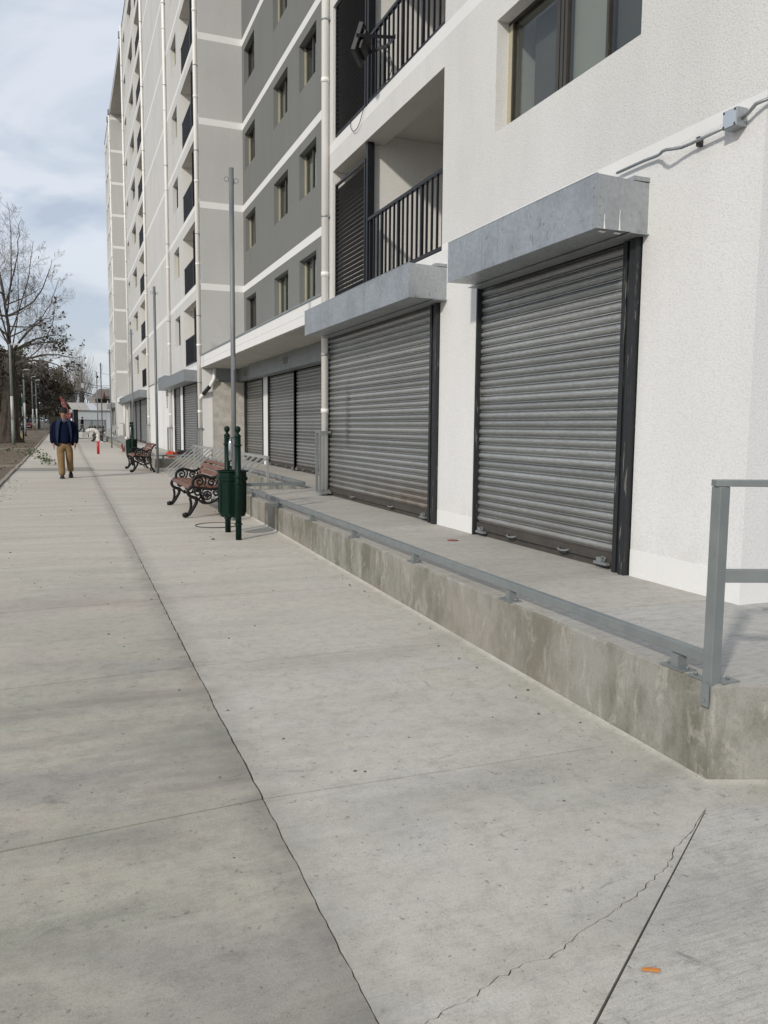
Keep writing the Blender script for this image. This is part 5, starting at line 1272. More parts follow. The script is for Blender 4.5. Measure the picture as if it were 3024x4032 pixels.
blob('backpack', 3.62, 27.2, pz(27), .24, .16, .24, vary('black_cloth_bag', (.015, .015, .018), (.03, .03, .033), 9, .8), 'black cloth bag right beside the orange plastic bag', 'bag', 4)
blob('backpack', 4.10, 27.6, pz(27), .30, .18, .26, 'black_paint', 'black bag with the pale patch lying nearest the shutters behind the fence panel', 'bag', 5)
blob('cloth_heap', 3.86, 27.2, pz(27), .14, .12, .12, vary('pale_rag', (.5, .48, .48), (.3, .28, .28), 9, .9), 'pale rag lying between the two black bags', 'cloth', 6)
mb = MB(); mb.box(2.72, 2.76, 26.2, 26.36, g(26), g(26)+.42); mb.v = [(v[0]+(v[2]-g(26))*-.05, v[1], v[2]) for v in mb.v]; tag(mb.build('wooden_board', vary('weathered_board', (.30, .23, .14), (.2, .15, .09), 9, .9)), 'narrow weathered board standing against the end of the second walkway', 'board')
# debris on the pavement
MT['stone'] = vary('small_stone', (.16, .15, .13), (.09, .085, .075), 30, .9)
def pebble(x, y, r_, zf=g, mat='stone', label=None, seed=0):
    rr = random.Random(seed); mb = MB(); z = zf(y); n = 6
    mb.v.append((x, y, z+r_*.8))
    for k in range(n): a = 2*math.pi*k/n; q = r_*(1+rr.uniform(-.3, .3)); mb.v.append((x+q*math.cos(a), y+q*math.sin(a), z+.001))
    for k in range(n): mb.f.append([0, 1+k, 1+(k+1) % n]); mb.mi.append(0); mb.sm.append(False)
    return tag(mb.build('pebble', mat), label or 'small dark pebble lying on the pavement', 'pebble', None if label else 'loose pebbles on the pavement')
pebble(1.72, 10.25, .035, label='dark stone on the pavement just left of the nearest litter bin', seed=1)
rr = random.Random(77)
def grit(mb, x, y, r_, z, rr):
    n = 6; o = len(mb.v); mb.v.append((x, y, z+r_*.8))
    for k in range(n): a = 2*math.pi*k/n; q = r_*(1+rr.uniform(-.3, .3)); mb.v.append((x+q*math.cos(a), y+q*math.sin(a), z+.001))
    for k in range(n): mb.f.append([o, o+1+k, o+1+(k+1) % n]); mb.mi.append(0); mb.sm.append(False)
mb = MB()
for k in range(70):
    y = rr.uniform(2.0, 10)*(1 if k % 3 else 1.6); grit(mb, rr.uniform(-1.0, 2.3), y, rr.uniform(.003, .007)*(1+y*.10), g(y), rr)
for k in range(60): y = 18.4+rr.uniform(-2.6, 3.2); grit(mb, -1.28+abs(rr.gauss(0, .16)), y, rr.uniform(.005, .02), g(y), rr)
for k in range(46): y = rr.uniform(2.7, 11); grit(mb, XC(y)-.17+rr.uniform(-.09, .10), y, rr.uniform(.003, .011), g(y)+.006, rr)
for k in range(30): x = rr.uniform(2.7, 3.9); y = rr.uniform(2.9, 13); grit(mb, x, y, rr.uniform(.003, .006), pz(y), rr)
tag(mb.build('loose_grit', 'stone'), 'loose grit and little stones scattered over the concrete', 'grit', kind='stuff')
mb = MB(); M_ = Matrix.Translation((1.534, 1.742, g(1.74)+.003)) @ Matrix.Rotation(R(-25), 4, 'Z') @ Matrix.Scale(.78, 4)
ol = [(-.034, .002), (-.03, .008), (-.012, .0125), (.0, .012), (.004, .0145), (.02, .010), (.034, .009), (.036, .0), (.03, -.008), (.01, -.007), (-.012, -.004), (-.03, -.006)]
top = [M_ @ Vector((a, b, .0035+.10*a*a*6)) for a, b in ol]; bot = [M_ @ Vector((a, b, 0)) for a, b in ol]; n = len(ol)
mb.add(top+bot, [list(range(n))[::-1]]+[(i, (i+1) % n, n+(i+1) % n, n+i) for i in range(n)])
tag(mb.build('fallen_leaf', vary('orange_leaf', (.62, .25, .055), (.50, .18, .04), 60, .6)), 'single orange dry leaf on the ribbed slab at the lower right', 'leaf')
# access covers
mb = MB(); zc = g(11.2)
ring = [(2.0+.30*math.cos(a), 11.6+.30*math.sin(a), zc+.008) for a in [k*2*math.pi/32 for k in range(33)]]
mb.tube(ring, .007, 5, cap=False); tag(mb.build('manhole_rim', 'joint'), 'round manhole rim set in the pavement under the nearest bench', 'manhole')
mb = MB(); mb.lathe(3.52, 7.05, [(.055, .4005), (.055, .405), (.045, .407)], 16); tag(mb.build('drain_cap', vary('dull_red_cap', (.25, .07, .055), (.18, .05, .04), 9, .7)), 'small round reddish drain cap in the walkway beside the white pilaster', 'drain cap')

# ------------------------------------------------------------------ street lamps on the soil strip
MT['lamp_white'] = vary('white_lamp_paint', (.50, .53, .51), (.40, .43, .41), 4, .5); MT['lamp_green'] = vary('grey_green_lamp_paint', (.24, .28, .265), (.19, .22, .21), 4, .5)
labs = ['nearest white and grey street lamp in front of the thick tree trunk', 'second street lamp with white painted foot left of the red car', 'street lamp beside the right edge of the red car', 'farthest street lamp with a short straight arm']
for (x, y, zt, l) in ((-2.69, 50, 5.93, labs[0]), (-2.95, 72, 5.9, labs[1]), (-3.72, 114, 7.6, labs[2]), (-3.15, 110, 7.0, labs[3])):
    z = g(y); t = thing('street_lamp', (x, y, z), l, 'street lamp', 'street lamps on the soil strip')
    h = zt-z
    mb = MB(); mb.tube([(x, y, z), (x, y, z+1.4)], .085, 10); mb.build('lower_sleeve', 'lamp_green', t)
    mb = MB(); mb.tube([(x, y, z+1.4), (x, y, z+2.7)], .078, 10); mb.build('painted_band', 'lamp_white', t)
    mb = MB(); mb.tube([(x, y, z+2.7), (x-.0, y, z+h-.1), (x, y, z+h)], [.07, .055, .05], 10); mb.build('shaft', 'lamp_green', t)
    mb = MB(); mb.tube([(x, y, z+h-.03), (x+.2, y, z+h)], .03, 6); mb.box(x+.05, x+.48, y-.1, y+.1, z+h-.03, z+h+.05); mb.build('lamp_head', 'lamp_white', t)
# ------------------------------------------------------------------ other items on the soil strip
mb = MB(); mb.box(-3.05, -2.6, 59.2, 59.7, g(59.5)-.02, g(59.5)+.42); tag(mb.build('crate', vary('yellowish_crate', (.42, .36, .20), (.32, .27, .15), 6, .8), bevel=.02), 'yellowish crate standing right behind the thick tree trunk', 'crate')
mb = MB(); mb.tube([(-2.56, 59.1, g(59)), (-2.56, 59.1, g(59)+1.65)], .05, 8); mb.box(-2.63, -2.50, 59.0, 59.2, g(59)+1.3, g(59)+1.5); tag(mb.build('bollard', 'black_paint'), 'thin black post standing beside the yellowish crate', 'post')
t = thing('street_sign', (-2.75, 60.6, g(60)), 'dark green rectangular sign on a thin pole behind the trunk', 'sign')
mb = MB(); mb.tube([(-2.62, 60.6, g(60)), (-2.62, 60.6, 3.6)], .035, 8); mb.build('pole', 'lamp_green', t)
mb = MB(); mb.box(-3.2, -2.64, 60.52, 60.55, 2.75, 3.35); mb.build('sign_plate', 'green', t)
mb = MB(); mb.tube([(-2.42, 78.5, g(78)+.1), (-2.42, 78.5, g(78)+1.1)], .03, 6); mb.box(-2.55, -2.3, 78.4, 78.6, g(78)+.1, g(78)+.16); tag(mb.build('stake', vary('wooden_stake', (.30, .22, .12), (.2, .15, .09), 9, .9)), 'wooden stake with a foot board on the distant soil mound', 'stake')
# fence of pale posts far off
t = thing('wire_fence', (-2.6, 125, g(125)), 'far fence of pale concrete posts behind the soil mounds', 'fence'); zf = g(125)
fpost = None
for k, x in enumerate((-5.6, -4.9, -4.2, -3.9, -3.5, -3.1, -2.55, -2.05)):
    yk = 128-1.2*k; mb = MB(); mb.box(x-.06, x+.06, yk-.06, yk+.06, g(yk), g(yk)+2.0); mb.build('fence_post', 'lamp_white' if k % 2 == 0 else 'lamp_green', t)
mb = MB()
for k in range(7): mb.bar((-5.6, 128, zf+.3+.27*k), (-2.05, 119.6, zf+.3+.27*k), .02, .02)
mb.build('fence_wires', 'lamp_green', t)
t = thing('boundary_wall', (-1.3, 139, g(139)), 'low brownish wall with a faded yellow lettered board at the end of the soil strip', 'wall')
mb = MB(); mb.box(-2.2, -.3, 138.9, 139.1, g(139)-.1, g(139)+1.9); mb.build('wall_panel', vary('brown_grey_wall', (.20, .18, .15), (.14, .125, .10), 2, .9), t)
mb = MB()
for k, x in enumerate((-1.85, -1.45, -1.1, -.75)): mb.bar((x, 138.88, g(139)+1.35), (x+.12, 138.88, g(139)+1.7), .02, .09); mb.bar((x+.12, 138.88, g(139)+1.7), (x+.26, 138.88, g(139)+1.35), .02, .09)
mb.build('faded_lettering', vary('faded_yellow', (.42, .28, .04), (.3, .2, .03), 9, .8), t)

# ------------------------------------------------------------------ cars
MT['tyre'] = vary('tyre_rubber', (.015, .015, .015), (.03, .03, .03), 9, .9); MT['carglass'] = vary('car_glass', (.02, .025, .03), (.04, .045, .05), 2, .08)
MT['lampglass'] = vary('headlight_glass', (.8, .8, .75), (.65, .65, .6), 9, .15)
def car(x, y, rz, paint, label, L=4.2, Wd=1.74, Hh=1.48, lit=False):
    z = g(y)-.03; t = thing('parked_car', (x, y, z), label, 'car')
    M_ = Matrix.Translation((x, y, z)) @ Matrix.Rotation(rz, 4, 'Z')     # nose towards local -Y
    def fin(mb, nm, mat, **k):
        mb.v = [tuple(M_ @ Vector(v)) for v in mb.v]; return mb.build(nm, mat, t, **k)
    prof = [(-L/2, .32, .55, .78), (-L/2+.08, .28, .72, .86), (-L/2+.55, .22, .88, .96), (-L/2+1.05, .20, .97, 1), (-.2, .20, 1.0, 1), (.9, .20, 1.0, 1), (L/2-.5, .22, .98, .98), (L/2-.06, .30, .92, .90), (L/2, .36, .78, .82)]
    mb = MB(); hw = Wd/2
    for (yy_, zb, zt_, wk) in prof:
        for (a, h) in ((-1, zb), (-1.0, (zb+zt_)/2), (-.94, zt_), (.94, zt_), (1.0, (zb+zt_)/2), (1, zb)): mb.v.append((a*hw*wk, yy_, h))
    for i in range(len(prof)-1):
        for k in range(6): mb.f.append([i*6+k, i*6+(k+1) % 6, (i+1)*6+(k+1) % 6, (i+1)*6+k]); mb.mi.append(0); mb.sm.append(False)
    mb.f += [list(range(6)), list(range((len(prof)-1)*6, len(prof)*6))[::-1]]; mb.mi += [0, 0]; mb.sm += [False]*2
    fin(mb, 'body', paint, bevel=.03)
    cab = [(-L/2+1.05, .965, .90, 0), (-L/2+1.75, Hh-.04, .74, 0), (-.1, Hh, .72, 0), (.8, Hh-.03, .72, 0), (L/2-.25, .97, .86, 0)]
    mb = MB()
    for (yy_, h, wk, _) in cab: mb.v += [(-hw*wk, yy_, h), (hw*wk, yy_, h)]; 
    for (yy_, h, wk, _) in cab: mb.v += [(-hw*.94, yy_, .96), (hw*.94, yy_, .96)]
    n = len(cab)
    for i in range(n-1):
        mb.f.append([2*i, 2*i+1, 2*i+3, 2*i+2]); mb.mi.append(1 if i in (1, 2) else 0); mb.sm.append(False)
        for s_ in (0, 1): mb.f.append([2*i+s_, 2*i+2+s_, 2*n+2*i+2+s_, 2*n+2*i+s_]); mb.mi.append(0); mb.sm.append(False)
    fin(mb, 'cabin', ['carglass', paint])
    for sx in (-1, 1):
        for yy_ in (-L/2+.78, L/2-.75):
            mb = MB(); mb.lathe(0, 0, [(.20, -.09), (.30, -.10), (.31, 0), (.30, .10), (.20, .09)], 16); mb.v = [(v[2]+sx*(hw-.10), v[0]+yy_, v[1]+.31) for v in mb.v]; w = fin(mb, 'wheel', 'tyre')
            mb = MB(); mb.lathe(0, 0, [(.02, .0), (.18, .0), (.19, .012)], 12); mb.v = [(sx*(hw+.0+v[2]*1.0), v[0]+yy_, v[1]+.31) for v in mb.v]; mb.v = [tuple(M_ @ Vector(v)) for v in mb.v]; mb.build('rim', 'steel', w)
        mb = MB(); mb.box(sx*hw*.80-.17, sx*hw*.80+.17, -L/2-.03, -L/2+.06, .60, .76); fin(mb, 'headlight', 'lampglass')
        mb = MB(); mb.box(sx*hw*.82-.14, sx*hw*.82+.14, L/2-.05, L/2+.02, .62, .82); fin(mb, 'tail_light', 'red')
        mb = MB(); mb.box(sx*(hw+.02), sx*(hw+.16), -L/2+1.35, -L/2+1.5, .95, 1.08); fin(mb, 'wing_mirror', paint)
    mb = MB(); mb.box(-.5, .5, -L/2-.035, -L/2+.0, .36, .55); fin(mb, 'grille', 'black_paint')
    mb = MB(); mb.box(-.24, .24, -L/2-.05, -L/2-.036, .42, .53); fin(mb, 'number_plate', 'band_white')
    return t
car(-4.55, 119.5, R(4), vary('red_car_paint', (.30, .025, .03), (.26, .022, .026), 1, .25), 'small red car facing us on the road between the two street lamps')
car(-6.55, 104.0, R(2), vary('grey_car_paint', (.16, .17, .19), (.14, .15, .165), 1, .3), 'grey car with a bright headlight glint left of the red car')
car(-8.9, 88.0, R(0), vary('dark_car_paint', (.03, .032, .036), (.035, .036, .04), 1, .3), 'dark car half hidden behind the thick tree trunk')
car(-5.55, 70.0, R(0), vary('white_car_paint', (.62, .63, .64), (.56, .57, .58), 1, .25), 'white car cut off by the left edge beside the thick trunk', Hh=1.7)
# ------------------------------------------------------------------ far buildings
MT['corr_roof'] = vary('weathered_roof_sheet', (.40, .375, .335), (.32, .30, .27), 1.2, .8); MT['shop_panel'] = vary('grey_blue_shop_panel', (.39, .425, .44), (.34, .37, .385), .8, .5)
MT['shop_wall'] = vary('shop_side_wall', (.42, .43, .44), (.38, .39, .40), 1.5, .8)
t = thing('shop_building', (3.5, 100, g(100)), 'low grey shop building with sloping sheet roof closing the far end of the pavement', 'building')
z = g(100); y = 100
mb = MB(); mb.box(1.06, 9.0, y+.3, y+7, z-.1, 3.20); mb.build('wall', 'shop_wall', t)
mb = MB(); mb.box(1.06, 4.55, y-.02, y+.28, 2.10, 3.16); mb.box(4.57, 9, y-.02, y+.28, z, 3.16); mb.build('fascia_panel', 'shop_panel', t)
for a, b in ((1.10, 2.86), (2.98, 4.40)):
    mb = MB()
    for k in range(16): slatmesh(mb, 0, 0, 1, 0) if False else mb.box(a, b, y+.10-.012*(k % 2), y+.18, z+.02+k*.085, z+.02+(k+1)*.085-.004)
    s_ = mb.build('rolling_shutter', 'galv_dull', t)
for x in (1.06, 2.92, 4.46): mb = MB(); mb.box(x-.04, x+.04, y-.04, y+.09, z, 2.098); mb.build('door_post', 'grey_paint', t)
pr = MB(); n = 9; x0, x1 = .62, 9.4
for k in range(n):
    a = x0+(x1-x0)*k/n; b = x0+(x1-x0)*(k+1)/n-.03
    mb = MB(); sh = .0; mb.add([(a+.25, y-.3, 3.18), (b+.25, y-.3, 3.18), (b-.15, y+3.2, 4.05), (a-.15, y+3.2, 4.05), (a+.25, y-.3, 3.22), (b+.25, y-.3, 3.22), (b-.15, y+3.2, 4.09), (a-.15, y+3.2, 4.09)], [(3,2,1,0), (4,5,6,7), (0,1,5,4), (1,2,6,5), (2,3,7,6), (3,0,4,7)])
    mb.build('roof_sheet', 'corr_roof' if k != 2 else vary('pale_roof_sheet', (.50, .51, .52), (.45, .46, .47), 2, .6), t)
mb = MB(); mb.box(.45, 9.3, y+3.2, y+3.4, 4.02, 4.13); mb.build('ridge_cap', 'corr_roof', t)
t = thing('house', (5.6, 132, g(130)), 'brown roofed house with dark openings rising behind the shop roof', 'house')
z = g(130); mb = MB(); mb.box(4.2, 12, 130, 138, z, 5.5); mb.build('wall', vary('brown_house_wall', (.19, .155, .13), (.14, .115, .095), 1, .9), t)
mb = MB(); mb.add([(3.7, 129.3, 5.45), (12.4, 129.3, 5.45), (12.4, 134, 7.1), (5.2, 134, 7.1), (3.7, 138.7, 5.45), (12.4, 138.7, 5.45)], [(0, 1, 2, 3), (0, 3, 4), (3, 2, 5, 4), (0, 4, 5, 1)]); mb.build('roof', vary('brown_roof', (.17, .14, .12), (.12, .10, .085), 1, .9), t)
mb = MB(); mb.add([(5.55, 129.2, 5.6), (5.95, 129.2, 5.6), (5.75, 129.2, 6.5), (5.55, 130.2, 5.6), (5.95, 130.2, 5.6), (5.75, 130.2, 6.5)], [(0,1,2), (3,5,4), (0,2,5,3), (1,4,5,2)]); mb.build('dormer', vary('dark_red_dormer', (.10, .03, .025), (.08, .025, .02), 2, .9), t)
mb = MB(); mb.box(4.5, 6.0, 129.9, 129.99, 4.2, 5.2); mb.build('window', 'dark_room', t)
mb = MB(); mb.box(6.15, 6.3, 129.8, 129.99, 4.0, 5.3); mb.build('window_frame', 'band_white', t)
mb = MB(); mb.box(3.3, 4.1, 119, 120, g(120), 5.25); mb.box(3.25, 4.15, 118.95, 120.05, 5.1, 5.3); tag(mb.build('brick_chimney', vary('pale_brick', (.36, .34, .31), (.28, .26, .24), 6, .9)), 'pale square masonry chimney above the shop roof', 'chimney')
# ------------------------------------------------------------------ feather flag and shop sign
t = thing('feather_flag', (.35, 60, g(60)), 'tall red feather flag with white lettering behind the walking man', 'flag')
mb = MB(); mb.tube([(.42, 60, g(60)), (.40, 60, 1.9), (.27, 60, 2.6), (.02, 60, 3.2), (-.2, 60, 3.42)], .015, 6); mb.build('flag_pole', 'fence', t)
edgeR = smooth([(.42, 1.35), (.37, 2.2), (.24, 2.7), (.07, 3.1), (-.16, 3.45)], 5); edgeL = smooth([(.16, 1.35), (.06, 2.1), (-.07, 2.7), (-.17, 3.1), (-.23, 3.42)], 5)
mb = MB()
for i in range(len(edgeL)-1): mb.quad((edgeL[i].x, 59.99+.01*math.sin(i), edgeL[i].y), (edgeR[i].x, 59.98, edgeR[i].y), (edgeR[i+1].x, 59.98, edgeR[i+1].y), (edgeL[i+1].x, 59.99+.01*math.sin(i+1), edgeL[i+1].y))
mb.build('flag_cloth', vary('faded_red_flag', (.24, .065, .068), (.19, .045, .05), 2, .8), t)
mb = MB()
for k, (x, z_) in enumerate(((.19, 2.05), (.13, 2.38), (.04, 2.68), (-.05, 2.93))):
    mb.tube([(x+.075*math.cos(a)*(1.0 if k % 2 else .8), 59.965, z_+.10*math.sin(a)) for a in [q*math.pi/7*(1 if k != 1 else .8) for q in range(12)]], .013, 4, cap=False)
mb.build('lettering', vary('pale_pink_print', (.62, .42, .42), (.56, .38, .38), 3, .8), t)
t = thing('shop_sign', (.62, 62, g(62)), 'small white framed sign board sticking out above a red one', 'sign')
mb = MB(); mb.box(.36, .60, 61.9, 61.95, 2.33, 2.60); mb.build('sign_panel', 'lamp_white', t); mb = MB(); mb.box(.40, .56, 61.88, 61.895, 2.38, 2.54); mb.lathe(0, 0, [(.001, 0), (.001, .001)], 3); mb.build('sign_face', 'black_paint', t)
mb = MB(); mb.add([(.42, 61.87, 2.41), (.50, 61.87, 2.40), (.55, 61.87, 2.47), (.52, 61.87, 2.53), (.44, 61.87, 2.52)], [(0, 1, 2, 3, 4)]); mb.build('sign_emblem', 'band_white', t)
mb = MB(); mb.bar((.30, 61.9, 2.27), (.66, 61.9, 2.36), .02, .03); mb.tube([(.62, 62, g(62)), (.62, 62, 2.5)], .03, 6); mb.build('sign_pole', 'grey_paint', t)
mb = MB(); mb.add([(.28, 61.8, 2.0), (.40, 61.8, 1.98), (.47, 61.8, 2.12), (.44, 61.8, 2.28), (.33, 61.8, 2.22)], [(0, 1, 2, 3, 4)]); mb.bar((.35, 61.79, 2.05), (.42, 61.79, 2.2), .005, .03, 1); mb.build('red_panel', ['red', 'band_white'], t)
t = thing('shop_shack', (.78, 64, g(64)), 'narrow dark kiosk edge standing just right of the walking man', 'kiosk')
mb = MB(); mb.box(.66, .98, 64, 66, g(64), 2.62); mb.build('wall', 'black_paint', t); mb = MB(); mb.box(.60, 1.02, 63.9, 66.1, 2.622, 2.68); mb.build('roof', 'lamp_white', t)

# ------------------------------------------------------------------ utility pole and wires
t = thing('utility_pole', (2.27, 140, g(140)), 'weathered utility pole with a crossarm and transformer box behind the shop roof', 'utility pole')
mb = MB(); mb.tube([(2.25, 140, g(140)), (2.55, 140, 6), (2.80, 140, 10.7)], [.17, .15, .12], 8); mb.build('pole_shaft', vary('weathered_pole', (.16, .145, .13), (.11, .10, .09), 3, .9), t)
mb = MB(); mb.bar((2.30, 140, 10.95), (3.35, 140, 10.45), .12, .14); mb.build('crossarm', 'black_paint', t)
mb = MB(); mb.box(2.72, 3.1, 139.7, 140.1, 7.4, 8.2); mb.build('transformer_box', 'lamp_white', t)
MT['wire'] = vary('black_cable', (.012, .012, .013), (.02, .02, .02), 5, .7)
def wire(a, b, sag, r_, label):
    a, b = Vector(a), Vector(b); mb = MB(); mb.tube([a.lerp(b, k/14)-Vector((0, 0, sag*4*(k/14)*(1-k/14))) for k in range(15)], r_, 4); tag(mb.build('overhead_cable', 'wire'), label, 'cable', 'overhead cables at the utility pole')
wl = ['thickest black cable sagging right from the utility pole over the shop roof', 'second thick cable hanging just under the thickest one, towards the shop roof', 'dark cable leaving the utility pole to the left through the tree crowns', 'lowest cable to the left of the utility pole, above the red flag', 'thin cable sloping down right from above the transformer box', 'thin cable going left from the top of the transformer box', 'upper of two level thin cables right of the utility pole', 'lower of two level thin cables right of the utility pole', 'faint highest wire slanting down to the building at the far right']
for k, (a, b, s_, r_) in enumerate((((2.6, 140, 6.9), (12, 118, 5.2), .5, .07), ((2.6, 140, 6.7), (12, 118, 4.7), .7, .05), ((2.6, 140, 7.0), (-14, 150, 6.4), .6, .05), ((2.6, 140, 6.6), (-16, 128, 5.2), .5, .04), ((2.75, 140, 8.4), (14, 125, 6.2), .4, .03), ((2.8, 140, 8.3), (-15, 150, 8.0), .6, .035), ((2.9, 140, 8.0), (16, 138, 8.3), .3, .025), ((2.9, 140, 7.6), (16, 138, 7.9), .3, .025), ((4.5, 140, 10.2), (16, 138, 8.2), .2, .02))):
    wire(a, b, s_, r_, wl[k])
t = thing('lamp_mast', (4.35, 118, g(118)), 'slim mast with round black lamps beside the far bare posts', 'mast')
mb = MB(); mb.tube([(4.35, 118, g(118)), (4.35, 118, 8.0)], .03, 6); mb.bar((3.9, 118, 7.35), (4.8, 118, 7.35), .02, .02); mb.build('mast_pole', 'lamp_green', t)
for x in (4.38,): mb = MB(); mb.lathe(x, 118, [(.02, 7.86), (.14, 7.92), (.17, 8.05), (.14, 8.18), (.02, 8.24)], 8); mb.build('lamp_globe', 'black_paint', t)

# ------------------------------------------------------------------ trees
MT['bark'] = vary('furrowed_bark', (.095, .075, .058), (.032, .025, .02), 5, .95, sc=(3, 3, .35), bump=1.0, bscale=7, fine=.5)
MT['limb_bark'] = vary('dark_limb_bark', (.085, .072, .062), (.045, .038, .033), 3, .95)
MT['twig'] = vary('grey_brown_twigs', (.20, .185, .175), (.13, .12, .11), 3, .9)
MT['twig_pale'] = vary('pale_grey_twigs', (.22, .20, .18), (.16, .145, .13), 3, .9)
MT['leaf_dark'] = vary('dark_old_leaves', (.028, .032, .020), (.05, .042, .02), 6, .8)
MT['leaf_green'] = vary('green_leaves', (.055, .085, .03), (.09, .115, .045), 9, .7)
MT['leaf_brown'] = vary('brown_olive_leaves', (.075, .056, .034), (.034, .026, .017), 1.5, .9)
MT['leaf_olive'] = vary('olive_leaves', (.075, .060, .022), (.038, .032, .015), 1.2, .9)
def grow(mb, p, d, L, r0, lev, rr, upturn, spread, kids, nseg=5, leafpts=None, minr=.0055):
    path = [Vector(p)]; dd = Vector(d).normalized(); wob = Vector((0, 0, 0))
    for i in range(nseg):
        wob = wob*.6+Vector((rr.uniform(-1, 1), rr.uniform(-1, 1), rr.uniform(-.6, .6)))*.13
        dd = (dd+wob*.6+Vector((0, 0, upturn*(i/nseg)))).normalized(); path.append(path[-1]+dd*L/nseg)
    r1 = max(minr, r0*.35); mb.tube(path, [r0+(r1-r0)*i/nseg for i in range(nseg+1)], 5 if r0 > .06 else 3, smooth=r0 > .06, cap=False)
    if leafpts is not None and lev <= 1: leafpts += path[-2:]
    if lev <= 0: return
    for k in range(kids[lev-1]):
        t_ = .22+.75*(k+rr.random())/kids[lev-1]; i = min(nseg-1, int(t_*nseg)); q = path[i].lerp(path[i+1], t_*nseg-i)
        d0 = (path[i+1]-path[i]).normalized(); side_ = d0.cross(Vector((rr.uniform(-1, 1), rr.uniform(-1, 1), rr.uniform(-1, 1)))).normalized()
        nd_ = (d0*(1-spread*.45)+side_*spread).normalized()
        grow(mb, q, nd_, L*rr.uniform(.42, .68)*(1-.35*t_), max(minr, r0*.42*(1-.4*t_)), lev-1, rr, upturn, spread, kids, max(3, nseg-1), leafpts, minr)
def leaves(mb, pts, n, size, rr, jit=.2, mi=0):
    for _ in range(n):
        p = rr.choice(pts)+Vector((rr.gauss(0, jit), rr.gauss(0, jit), rr.gauss(0, jit))); s_ = size*rr.uniform(.6, 1.3)
        a = Vector((rr.uniform(-1, 1), rr.uniform(-1, 1), rr.uniform(-1, 1))).normalized()*s_; b = a.cross(Vector((rr.uniform(-1, 1), rr.uniform(-1, 1), rr.uniform(-1, 1)))).normalized()*s_*.7
        mb.add([p-a*.5, p+b*.5, p+a*.6, p-b*.5], [(0, 1, 2, 3)], mi)
# the thick tree on the left
rr = random.Random(31); tx, ty = -3.22, 54.3; tz = g(ty)
t = thing('bare_tree', (tx, ty, tz), 'thick trunked nearly bare tree behind the nearest street lamp, few dark leaves left', 'tree')
mb = MB(); n = 22; prof_ = [(-.05, .72), (.12, .60), (.35, .50), (.8, .43), (1.5, .40), (2.3, .37), (2.9, .36), (3.2, .33), (3.6, .29), (4.3, .25), (5.0, .22), (5.6, .19)]
for (h, r_) in [(h_, q_*1.28) for h_, q_ in prof_]:
    for k in range(n):
        a = 2*math.pi*k/n; q = r_*(1+.09*math.sin(5*a+h*.7)+.05*math.sin(11*a-h)+rr.uniform(-.03, .03)+(.12*math.sin(3*a) if h < .3 else 0)); mb.v.append((tx+.10*h*.8+q*math.cos(a), ty+q*math.sin(a), tz+h))
for i in range(len(prof_)-1):
    for k in range(n): mb.f.append([i*n+k, i*n+(k+1) % n, (i+1)*n+(k+1) % n, (i+1)*n+k]); mb.mi.append(0); mb.sm.append(False)
fk = Vector((tx+.44, ty, tz+5.5)); fk2 = Vector((tx+.3, ty, tz+3.9))
mb.build('trunk', 'bark', t)
mb = MB(); LIMB = MB(); lp = []; lpd = []
def limb(a, b, r0, rr, bow, nk, lev=2, lpt=None):
    a, b = Vector(a), Vector(b); L = (b-a).length; path = []; n_ = 12
    for k in range(n_+1):
        s_ = k/n_; path.append(a.lerp(b, s_)+Vector(bow)*math.sin(math.pi*s_)*L+Vector((rr.uniform(-.1, .1), rr.uniform(-.1, .1), rr.uniform(-.06, .06)))*(s_*.8))
    path[0] = a; LIMB.tube(path, [r0*(1-s_/n_)**.8+.009 for s_ in range(n_+1)], 6, cap=False)
    for k in range(nk):
        s_ = .15+.83*(k+rr.random())/nk; i = min(n_-1, int(s_*n_)); q = path[i].lerp(path[i+1], s_*n_-i); d0 = (path[i+1]-path[i]).normalized()
        sd = d0.cross(Vector((rr.uniform(-.3, .3), rr.uniform(-1, 1), rr.uniform(-.3, .3)))).normalized()*(1 if rr.random() < .5 else -1)
        grow(mb, q, d0*.75+sd*.75, L*rr.uniform(.16, .34)*(1.15-s_*.55), max(.009, r0*.28*(1-s_*.6)), lev, rr, .35, .75, [5, 5], 5, lpt)
    return path
tips = [((-2.61, 52, 14.1), .04), ((-1.95, 51, 13.0), .045), ((-1.3, 52, 12.1), .04), ((-.40, 52, 11.1), .055), ((.0, 53, 10.3), .035), ((-.2, 51, 9.0), .035), ((-.2, 54, 8.2), .035), ((-2.2, 53, 11.2), .035), ((-1.0, 53, 9.6), .035), ((-1.6, 51, 8.2), .035)]
leader = limb(fk2, (-3.5, 54, 11.6), .13, rr, (.03, 0, 0), 6, 2)
for (b, r_) in tips: limb(leader[rr.randint(1, 7)], b, r_, rr, (.10, 0, -.10) if b[0] > -1 else (.03, 0, -.02), 11, 2, lp)
for b in ((-4.2, 53, 13.2), (-5.5, 55, 12.4), (-6.8, 52, 11), (-7.5, 56, 9), (-3.8, 57, 13), (-7.0, 50, 7.4), (-4.6, 50, 10.5)): limb(leader[rr.randint(1, 8)], b, .05, rr, (0, 0, -.03), 13, 2)
for b in ((.45, 52, 6.1), (1.0, 52, 5.35), (.3, 53.5, 6.9), (.55, 51, 4.5), (-.3, 50, 7.6)): limb(fk if b[2] > 6 else fk2+Vector((.1, 0, .8)), b, .07, rr, (.02, 0, .10), 15, 2, lpd)
for b in ((-1.0, 53, 4.6), (-.8, 55, 3.6), (-5.2, 51, 5.2), (-4.8, 53, 3.5)): limb(fk2, b, .07, rr, (0, 0, .12), 12, 2)
crown = mb.build('crown', 'twig', t); LIMB.build('limbs', 'limb_bark', t)
mb = MB(); rr = random.Random(8)
pts_a = [p for p in lpd if p.x > -.9]
